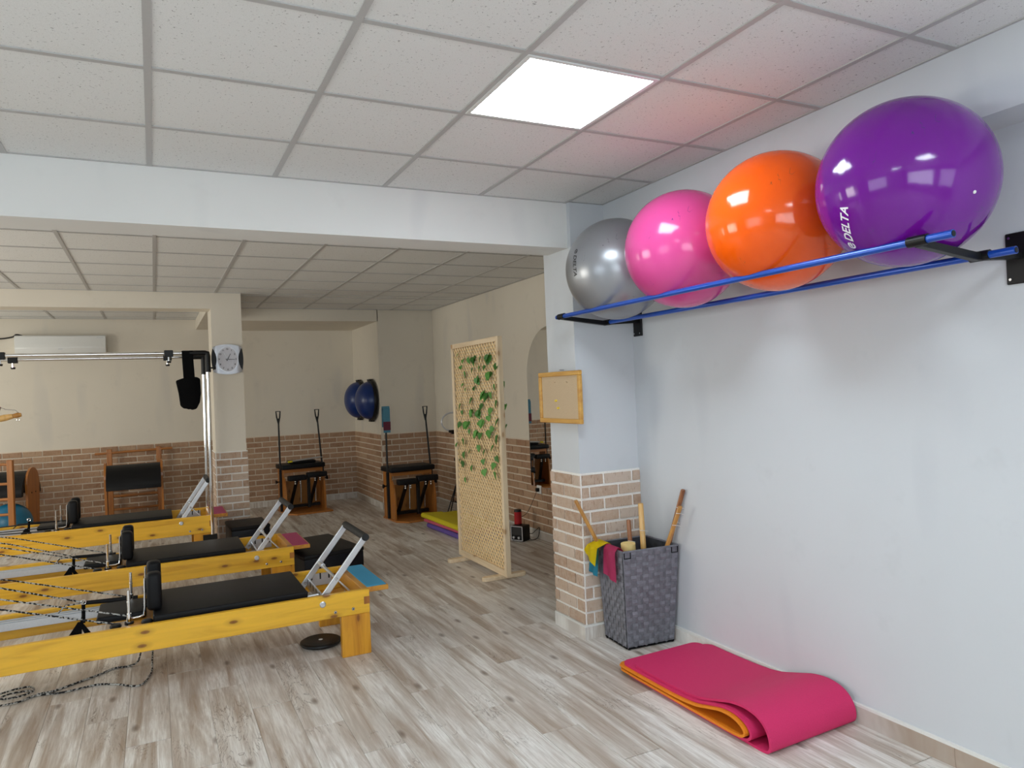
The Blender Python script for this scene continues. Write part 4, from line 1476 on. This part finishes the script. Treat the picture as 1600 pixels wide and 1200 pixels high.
for (y, z, k) in leaves + [(3.249, 1.66, 0.8), (3.249, 1.47, 0.8), (3.249, 1.30, 0.7)]:
    back = y < 3.25
    for q in range(2 if k > 1.15 else 1):
        o = inst('leaf', leaf_me, ((0.030 if back else -0.022 - rl.uniform(0, 0.014)), y - ym + rl.uniform(-0.02, 0.02) * q, z - 1.0 + rl.uniform(-0.02, 0.02) * q), iv)
        # leaf normal points out of the screen (-x), tip hangs down, with a random lean
        base = Vector((-1, rl.uniform(-0.55, 0.35), rl.uniform(-0.1, 0.7))).normalized()
        tip = Vector((0, rl.uniform(-0.7, 0.7), -1))
        tip = (tip - base * tip.dot(base)).normalized()
        sx_ = tip.cross(base)
        o.rotation_euler = Matrix((sx_, tip, base)).transposed().to_euler()
        o.scale = (k * 0.82, k * 0.82, k * 0.82)
cols = {}
for (y, z, k) in leaves:
    cols.setdefault(round((y - 3.3) / 0.16), []).append((y, z))
for key, pl in cols.items():
    pl.sort(key=lambda a: -a[1])
    pts = [(-0.014, 3.3 + key * 0.16 - ym, 1.0)] + [(-0.016 - 0.006 * (i % 2), a - ym, b - 1.0) for i, (a, b) in enumerate(pl)]
    if len(pts) > 2:
        bm = B()
        tube(bm, smooth_path(pts, 4), 0.0014, 5)
        obj('stem', bm, M['stem'], iv, smooth=True)

# ------------------------------------------------------------------ arched mirror
t = thing('arched_mirror', 'tall arched mirror on the back room wall behind the pillar', 'mirror', (XQ - 0.022, 4.25, 0))
arch = [(-0.50, 0.56), (0.50, 0.56)] + [(0.50 * math.cos(a), 1.745 + 0.50 * math.sin(a)) for a in [k / 24 * PI for k in range(25)]]
bm = B()
prism(bm, arch, -0.004, 0.0, 'x')
gl = obj('mirror_glass', bm, M['mirror'], t)
bm = B()
prism(bm, [(a * 1.006, 1.4 + (b - 1.4) * 1.004) for a, b in arch], 0.0005, 0.006, 'x')
obj('backing', bm, M['silver_plastic'], t)
t.rotation_euler = (0, 0, math.radians(-0.6))

# wall socket below the mirror with a cable
t = thing('wall_socket', 'white wall socket in the brick below the arched mirror', 'socket', (XQ - 0.018, 4.57, 0.53))
boxobj('plate', (-0.012, 0.0, -0.045, 0.045, -0.045, 0.045), M['white_plastic'], t, 0.004)
boxobj('plug', (-0.045, -0.010, -0.02, 0.02, -0.02, 0.02), M['black_plastic'], t, 0.006)

# radio with a red speaker on top
t = thing('radio', 'black box radio with silver front on the floor by the brick wall', 'radio', (3.43, 4.66, 0), math.radians(-62))
bm = B()
bx(bm, -0.075, 0.075, -0.07, 0.07, 0.008, 0.165)
obj('case', bm, M['black_plastic'], t, 0.008, 2, True)
bm = B()
for q in ((-0.075, 0.075, 0.010, 0.018), (-0.075, 0.075, 0.155, 0.163), (-0.075, -0.067, 0.018, 0.155), (0.067, 0.075, 0.018, 0.155)):
    bx(bm, q[0], q[1], -0.076, -0.069, q[2], q[3])
obj('front_frame', bm, M['silver_plastic'], t)
boxobj('screen', (-0.060, 0.060, -0.073, -0.070, 0.070, 0.148), M['dark_print'], t)
for x in (-0.035, 0.03):
    bm = B()
    cyl(bm, (x, -0.085, 0.043), (x, -0.069, 0.043), 0.013, seg=14)
    obj('dial_knob', bm, M['silver_plastic'], t, smooth=True)
for x in (-0.06, 0.06):
    boxobj('foot', (x - 0.01, x + 0.01, -0.06, 0.06, 0, 0.009), M['black_plastic'], t)
bm = B()
tube(bm, smooth_path([(0.00, 0.07, 0.08), (0.05, 0.13, 0.05), (0.13, 0.10, 0.10), (0.21, 0.05, 0.14), (0.22, 0.0, 0.05), (0.12, 0.03, 0.008), (0.03, 0.12, 0.01)], 6), 0.004, 6)
obj('cable', bm, M['dark_pipe'], t, smooth=True)
t = thing('speaker', 'red cylindrical speaker with black cap standing on the black radio', 'speaker', (3.425, 4.70, 0.165))
bm = B()
cyl(bm, (0, 0, 0.006), (0, 0, 0.135), 0.040, seg=24)
obj('body', bm, M['red'], t, smooth=True)
bm = B()
cyl(bm, (0, 0, 0.135), (0, 0, 0.160), 0.041, 0.036, 24)
cyl(bm, (0, 0, 0.0), (0, 0, 0.007), 0.041, 0.041, 24)
obj('cap', bm, M['black_plastic'], t, smooth=True)
bm = B()
tube(bm, smooth_path([(0.02, 0.03, 0.06), (0.10, -0.03, 0.12), (0.17, -0.09, 0.30), (0.175, -0.13, 0.365)], 5), 0.003, 6)
obj('cable', bm, M['dark_pipe'], t, smooth=True)

# resistance ring on a thin tripod behind the screen
t = thing('tripod_stand', 'thin black tripod stand half hidden behind the lattice screen', 'stand', (3.505, 6.62, 0))
for a in (3.3, 4.9, 1.8):
    bm = B()
    cyl(bm, (0, 0, 0.42), (0.17 * math.cos(a), 0.17 * math.sin(a), 0.006), 0.008, seg=8)
    lg = obj('leg', bm, M['black_metal'], t, smooth=True)
    bm = B()
    cyl(bm, (0, 0, 0.15), (0.10 * math.cos(a), 0.10 * math.sin(a), 0.18), 0.005, seg=8)
    obj('brace', bm, M['black_metal'], lg)
bm = B()
cyl(bm, (0, 0, 0.14), (0, 0, 1.06), 0.010, seg=10)
obj('pole', bm, M['black_metal'], t, smooth=True)
boxobj('clamp', (-0.02, 0.02, -0.02, 0.02, 0.70, 0.74), M['black_plastic'], t, 0.004)
boxobj('head', (-0.05, 0.05, -0.03, 0.03, 1.055, 1.075), M['black_plastic'], t, 0.004)
t = thing('resistance_ring', 'grey resistance ring with black pad, seen left of the lattice screen', 'exercise ring', (3.47, 6.60, 1.215))
bm = B()
tube(bm, [(0.135 * math.cos(2 * PI * k / 40), -0.04 * math.cos(2 * PI * k / 40), 0.120 * math.sin(2 * PI * k / 40)) for k in range(40)], 0.010, 10, closed=True)
obj('ring', bm, M['silver_plastic'], t, smooth=True)
for s_ in (-1,):
    bm = B()
    bx(bm, -0.055, 0.055, -0.022, 0.022, s_ * 0.125 - 0.014, s_ * 0.125 + 0.020)
    obj('pad', bm, M['black_plastic'], t, 0.008, 2, True)

# folded mats behind the screen: each one a single sheet folded over on itself
def folded(name, label, loc_, rz, L, t_, zb, gap, mat, wid, loop, grp, ext=0.0):
    th = thing(name, label, 'exercise mat', loc_, rz, grp)
    z0 = zb + t_ / 2
    z1 = z0 + gap + t_
    path = [(L + ext, z0), (L * 0.5, z0), (0.10, z0)]
    zc = (z0 + z1) / 2
    top = max(loop, (z1 - z0) / 2)
    for k in range(0, 13):
        a = -PI / 2 - PI * k / 12
        path.append((0.06 + top * 1.0 * math.cos(a), z0 + top + top * math.sin(a)))
    path += [(0.16, z0 + 2 * top * 0.85), (0.30, z1 + 0.012), (L * 0.6, z1), (L, z1)]
    pp = [(p.x, p.y) for p in smooth_path([Vector((a, b, 0)) for a, b in path], 3)]
    bm = B()
    sheet(bm, pp, t_, -wid / 2, wid / 2, 'x')
    obj('foam_sheet', bm, mat, th, smooth=True, angle=50)
    return th
G2 = 'folded mats behind the screen'
folded('exercise_mat', 'violet folded mat, lowest of the stack behind the lattice screen', (2.84, 5.42, 0), -PI / 2 + 0.04, 0.50, 0.012, 0.0, 0.030, M['mat_violet'], 1.15, 0.022, G2)
folded('exercise_mat', 'rose folded mat between the yellow and the violet mat', (2.83, 5.50, 0.062), -PI / 2 + 0.06, 0.48, 0.010, 0.0, 0.008, M['mat_rose'], 1.12, 0.014, G2)
folded('exercise_mat', 'yellow folded mat on top of the stack behind the lattice screen', (2.82, 5.60, 0.098), -PI / 2 + 0.03, 0.50, 0.010, 0.0, 0.012, M['mat_yellow'], 1.10, 0.024, G2)

# ------------------------------------------------------------------ cork board on the pillar
t = thing('cork_board', 'small cork board in honey wood frame hung on the pillar', 'notice board', (2.396, 1.90, 1.547))
w2, h2 = 0.268, 0.170
fr = 0.030
for q, mm in (((-0.030, -0.006, -w2, w2, h2 - fr, h2), 'corkframe'), ((-0.030, -0.006, -w2, w2, -h2, -h2 + fr), 'corkframe'),
              ((-0.030, -0.006, -w2, -w2 + fr, -h2 + fr, h2 - fr), 'corkframe'), ((-0.030, -0.006, w2 - fr, w2, -h2 + fr, h2 - fr), 'corkframe')):
    boxobj('frame_bar', q, M[mm], t, 0.004)
boxobj('cork_panel', (-0.018, -0.008, -w2 + fr, w2 - fr, -h2 + fr, h2 - fr), M['cork'], t)
for y, z in ((0.055, 0.105), (-0.10, 0.10), (0.045, -0.022), (0.020, -0.070)):
    bm = B()
    lathe(bm, [(0, 0.012), (0.007, 0.012), (0.005, 0.006), (0.008, 0.0), (0, 0)], 12, Matrix.Translation((-0.018, y, z)) @ Matrix.Rotation(-PI / 2, 4, 'Y'))
    obj('push_pin', bm, M['yellow_pin'] if z < 0.05 else M['cork'], t, smooth=True)
bm = B()
cyl(bm, (0.014, -0.01, h2 + 0.010), (-0.020, -0.01, h2 + 0.010), 0.004, seg=8)
obj('nail', bm, M['steel'], t)

# ------------------------------------------------------------------ woven basket
bt = [Vector((2.510, 1.430, 0.012)), Vector((2.832, 1.402, 0.012)), Vector((2.838, 1.672, 0.012)), Vector((2.530, 1.688, 0.012))]
tp = [Vector((2.458, 1.368, 0.612)), Vector((2.842, 1.336, 0.612)), Vector((2.848, 1.672, 0.612)), Vector((2.492, 1.694, 0.612))]
bc = Vector((2.67, 1.54, 0))
t = thing('woven_basket', 'tall grey woven strap basket in the corner by the pillar', 'basket', bc)
bm = B()
vb = [bm.verts.new(p - bc) for p in bt]
vt = [bm.verts.new(p - bc) for p in tp]
inset = 0.010
cen_b = sum(bt, Vector()) / 4
cen_t = sum(tp, Vector()) / 4
ib = [bm.verts.new(p + (cen_b - p).normalized() * inset - bc + Vector((0, 0, 0.012))) for p in bt]
it = [bm.verts.new(p + (cen_t - p).normalized() * inset - bc) for p in tp]
for i in range(4):
    j = (i + 1) % 4
    bm.faces.new((vb[i], vb[j], vt[j], vt[i]))
    bm.faces.new((ib[j], ib[i], it[i], it[j]))
    bm.faces.new((vt[i], vt[j], it[j], it[i]))
bm.faces.new(list(reversed(vb)))
bm.faces.new(ib)
obj('liner', bm, M['liner'], t)
NV, NH = 9, 16
rb = random.Random(3)
for i in range(4):
    j = (i + 1) % 4
    ex = (bt[j] - bt[i]).normalized()
    nrm = ex.cross((tp[i] - bt[i]).normalized()).normalized()
    if nrm.dot((bt[i] + bt[j]) / 2 - cen_b) < 0:
        nrm = -nrm
    def S_(u, v):
        a = bt[i].lerp(bt[j], u)
        b = tp[i].lerp(tp[j], u)
        return a.lerp(b, v) - bc
    visible = i in (0, 3)
    # upright straps
    for a in range(NV):
        u0, u1 = (a + 0.03) / NV, (a + 0.97) / NV
        bm = B()
        prev = None
        for q in range(NH * 2 + 1):
            v = q / (NH * 2)
            lift = 0.0030 + 0.0042 * (1 if ((q // 2 + a) % 2 == 0) else -0.55) * (1.0 if q % 2 else 0.0)
            cur = (bm.verts.new(S_(u0, v) + nrm * (0.003 + lift)), bm.verts.new(S_(u1, v) + nrm * (0.003 + lift)))
            if prev:
                bm.faces.new((prev[0], prev[1], cur[1], cur[0]))
            prev = cur
        obj('upright_strap', bm, M['weave_b'], t)
    for b in range(NH):
        v0, v1 = (b + 0.04) / NH, (b + 0.96) / NH
        bm = B()
        prev = None
        for q in range(NV * 2 + 1):
            u = q / (NV * 2)
            lift = 0.0030 + 0.0042 * (1 if ((q // 2 + b) % 2 == 1) else -0.55) * (1.0 if q % 2 else 0.0)
            cur = (bm.verts.new(S_(u, v0) + nrm * (0.003 + lift)), bm.verts.new(S_(u, v1) + nrm * (0.003 + lift)))
            if prev:
                bm.faces.new((prev[0], cur[0], cur[1], prev[1]))
            prev = cur
        obj('cross_strap', bm, M['weave'], t)
    # rim binding, base piping and corner piping
    bm = B()
    tube(bm, [S_(0, 1.0) + nrm * 0.002, S_(1, 1.0) + nrm * 0.002], 0.006, 8)
    obj('rim_binding', bm, M['weave'], t, smooth=True)
    bm = B()
    tube(bm, [S_(0, 0.0) + nrm * 0.003, S_(1, 0.0) + nrm * 0.003], 0.007, 8)
    obj('base_piping', bm, M['black_cloth'], t, smooth=True)
    bm = B()
    tube(bm, [S_(0, 0.0) + nrm * 0.004, S_(0, 1.0) + nrm * 0.004], 0.004, 8)
    obj('corner_piping', bm, M['weave'], t, smooth=True)
    bm = B()
    p = S_(0.03, 0) + Vector((0, 0, -0.012))
    cyl(bm, (p.x, p.y, 0), (p.x, p.y, 0.013), 0.009, seg=8)
    obj('foot', bm, M['black_plastic'], t)
# dark handle openings near the front rim
for u in (0.06, 0.93):
    a = bt[0].lerp(bt[1], u)
    b = tp[0].lerp(tp[1], u)
    p = a.lerp(b, 0.965) - bc
    bm = B()
    tube(bm, [p + Vector((-0.022, -0.010, 0.016)), p + Vector((-0.022, -0.010, -0.018)), p + Vector((0.022, -0.012, -0.018)), p + Vector((0.022, -0.012, 0.016))], 0.003, 6)
    obj('handle_loop', bm, M['black_cloth'], t)

# sticks standing in the basket
def stick(label, p0, p1, r0, r1, mat, flat=1.0, cord=None):
    p0, p1 = Vector(p0), Vector(p1)
    d = p1 - p0
    t = thing('wooden_stick', label, 'stick', p0, 0, 'wooden sticks in the basket')
    bm = B()
    L = d.length
    prof = [(0, 0.0), (r0, 0.002), (r0, L * 0.5), (r1, L - 0.006), (r1 * 0.8, L), (0, L)]
    lathe(bm, prof, 14)
    for v in bm.verts:
        v.co.y *= flat
    q = d.to_track_quat('Z', 'Y')
    bmesh.ops.rotate(bm, cent=(0, 0, 0), matrix=q.to_matrix(), verts=bm.verts)
    obj('shaft', bm, mat, t, smooth=True, angle=40)
    if cord:
        bm = B()
        for s_ in cord:
            c = d * s_
            tube(bm, [c + Vector((-r0 * 1.9, -r0 * 1.2, 0.004)), c + Vector((0, -r0 * 1.25, -0.002)), c + Vector((r0 * 1.9, -r0 * 1.0, -0.012))], 0.0018, 5)
        obj('cord', bm, M['white_label'], t)
stick('amber stick leaning out over the brick pillar side of the basket', (2.785, 1.662, 0.03), (2.322, 1.662, 0.902), 0.013, 0.012, M['stick'])
stick('short dark glossy stick in the middle of the basket', (2.68, 1.57, 0.03), (2.637, 1.55, 0.761), 0.015, 0.014, M['stick_dark'], cord=(0.82,))
stick('pale round stick leaning towards the basket front', (2.715, 1.49, 0.03), (2.695, 1.495, 0.866), 0.018, 0.017, M['stick_light'], cord=(0.80,))
stick('amber flat stick at the wall corner of the basket', (2.750, 1.640, 0.03), (2.790, 1.226, 0.870), 0.017, 0.016, M['stick'], 0.7, cord=(0.86, 0.95))
stick('tallest red-brown stick standing against the wall in the basket', (2.816, 1.640, 0.03), (2.848, 1.266, 0.960), 0.017, 0.016, M['stick_dark'], 0.75, cord=(0.78, 0.88))
t = thing('foam_roller', 'cream foam roller end showing above the basket front rim', 'foam roller', (2.600, 1.50, 0.03))
bm = B()
cyl(bm, (0, 0.0, 0), (-0.030, -0.03, 0.605), 0.045, 0.045, 24)
obj('core', bm, M['cream_foam'], t, 0.0, smooth=True)

# elastic bands draped over the left rim
def drape(label, y0, y1, xo, ztop, bot0, bot1, mat, xin=0.05, wave=0.006, sk=0.0):
    """a sheet over the left rim: hangs outside (x smaller) from ztop to bot0 (at y0) and bot1 (at y1)"""
    bm = B()
    nu, nv = 9, 12
    grid = []
    for a in range(nu + 1):
        u = a / nu
        y = y0 + (y1 - y0) * u
        rimx = 2.458 + (2.492 - 2.458) * max(0, min(1, (y - 1.368) / 0.326))
        zb_ = bot0 + (bot1 - bot0) * u
        row = []
        prof = [(rimx + xin, ztop - 0.10), (rimx + xin * 0.6, ztop - 0.01), (rimx + 0.012, ztop + 0.008), (rimx - 0.008, ztop + 0.009), (rimx - 0.022 - xo, ztop - 0.012)]
        for q in range(1, 8):
            s_ = q / 7
            prof.append((rimx - 0.026 - xo + 0.012 * s_ + wave * math.sin(u * 9 + s_ * 1.5), ztop - 0.012 + (zb_ - ztop + 0.012) * s_))
        for q, (x, z) in enumerate(prof):
            row.append(bm.verts.new((x - 2.46, y - 1.53 + sk * max(0, q - 4) / 7, z - 0.61)))
        grid.append(row)
    for a in range(nu):
        for q in range(len(grid[0]) - 1):
            bm.faces.new((grid[a][q], grid[a + 1][q], grid[a + 1][q + 1], grid[a][q + 1]))
    bmesh.ops.solidify(bm, geom=list(bm.faces), thickness=0.0022)
    o = obj('elastic_band', bm, mat, smooth=True, angle=60)
    o.location = (2.46, 1.53, 0.61)
    tag(o, label, 'elastic band', 'elastic bands over the basket rim')
drape('blue elastic band hanging lowest under the yellow one on the basket', 1.575, 1.675, 0.034, 0.618, 0.415, 0.43, M['band_blue'], sk=0.05)
drape('bright yellow elastic band draped over the left rim of the basket', 1.548, 1.685, 0.058, 0.626, 0.485, 0.560, M['band_yellow'], sk=0.06)
drape('pink elastic band draped over the basket rim beside the yellow one', 1.415, 1.560, 0.006, 0.620, 0.415, 0.445, M['band_pink'], sk=0.02)

# ------------------------------------------------------------------ folded mats in the foreground
G1 = 'folded mats by the right wall'
def mat_path(raw):
    return [(p.x, p.y) for p in smooth_path([Vector((a, b, 0)) for a, b in raw], 5)]
ORG = Vector((2.56, 0.60, 0))
def rounded_sheet(bm, path, t_, x0, x1, r):
    """a folded sheet (y,z path) whose two ends have rounded corners"""
    pts = [Vector(p) for p in path]
    acc = [0.0]
    for p, q in zip(pts, pts[1:]):
        acc.append(acc[-1] + (q - p).length)
    L, R = [], []
    for i, p in enumerate(pts):
        d = (pts[min(i + 1, len(pts) - 1)] - pts[max(i - 1, 0)]).normalized()
        n = Vector((-d.y, d.x)) * (t_ / 2)
        e = min(acc[i], acc[-1] - acc[i])
        dx = r - math.sqrt(max(0.0, r * r - (r - e) ** 2)) if e < r else 0.0
        for side, sg in ((L, 1), (R, -1)):
            q = p + n * sg
            side.append((bm.verts.new((x0 + dx, q.x, q.y)), bm.verts.new((x1 - dx, q.x, q.y))))
    for i in range(len(pts) - 1):
        bm.faces.new((L[i][0], L[i + 1][0], L[i + 1][1], L[i][1]))
        bm.faces.new((R[i + 1][0], R[i][0], R[i][1], R[i + 1][1]))
        bm.faces.new((L[i + 1][0], L[i][0], R[i][0], R[i + 1][0]))
        bm.faces.new((L[i][1], L[i + 1][1], R[i + 1][1], R[i][1]))
    for i in (0, -1):
        bm.faces.new((L[i][0], L[i][1], R[i][1], R[i][0]))

def dense_ends(raw):
    """extra points close to both ends so that the rounded corners have a smooth outline"""
    (a0, b0), (a1, b1) = raw[0], raw[1]
    (c1, d1), (c0, d0) = raw[-2], raw[-1]
    s0 = 1 if a1 > a0 else -1
    s1 = 1 if c1 > c0 else -1
    steps = (0.004, 0.012, 0.024, 0.04)
    return [raw[0]] + [(a0 + s0 * q, b0) for q in steps] + list(raw[1:-1]) + [(c0 + s1 * q, d0) for q in reversed(steps)] + [raw[-1]]

def floor_mat_obj(label, layers, mat, skew=0.03):
    th = thing('exercise_mat', label, 'exercise mat', ORG, 0, G1)
    for name, raw, t_, x0, x1 in layers:
        bm = B()
        rounded_sheet(bm, [(a - ORG.y, b) for a, b in mat_path(dense_ends(raw))], t_, x0 - ORG.x, x1 - ORG.x, 0.05)
        for v in bm.verts:
            v.co.y += skew * v.co.x
        obj(name, bm, mat, th, smooth=True, angle=50)
    return th
outer = [(1.085, 0.0755), (0.99, 0.0745), (0.90, 0.0735), (0.70, 0.0755), (0.55, 0.0875), (0.42, 0.122), (0.32, 0.150), (0.23, 0.158), (0.155, 0.142), (0.110, 0.104), (0.092, 0.055), (0.100, 0.018), (0.14, 0.0065), (0.25, 0.0065), (0.50, 0.0065), (0.80, 0.0065), (1.12, 0.0065)]
inner = [(1.170, 0.0628), (1.05, 0.0618), (0.90, 0.0608), (0.70, 0.0626), (0.55, 0.0738), (0.44, 0.0995), (0.35, 0.1180), (0.275, 0.1175), (0.215, 0.0965), (0.188, 0.060), (0.205, 0.030), (0.26, 0.0192), (0.40, 0.0190), (0.70, 0.0190), (1.10, 0.0190)]
orange = [(1.190, 0.0503), (0.95, 0.0492), (0.70, 0.0505), (0.55, 0.0608), (0.44, 0.0862), (0.36, 0.1040), (0.285, 0.1030), (0.235, 0.0850), (0.212, 0.060), (0.230, 0.0385), (0.28, 0.0318), (0.40, 0.0312), (0.70, 0.0312), (0.95, 0.0312), (1.18, 0.0318)]
floor_mat_obj('thick pink folded mat with a big loop on the floor by the right wall', [('outer_layer', outer, 0.012, 2.288, 2.842), ('inner_layer', inner, 0.0115, 2.272, 2.826)], M['mat_pink'])
floor_mat_obj('orange folded mat tucked inside the pink mat', [('foam_sheet', orange, 0.011, 2.258, 2.80)], M['mat_orange'])
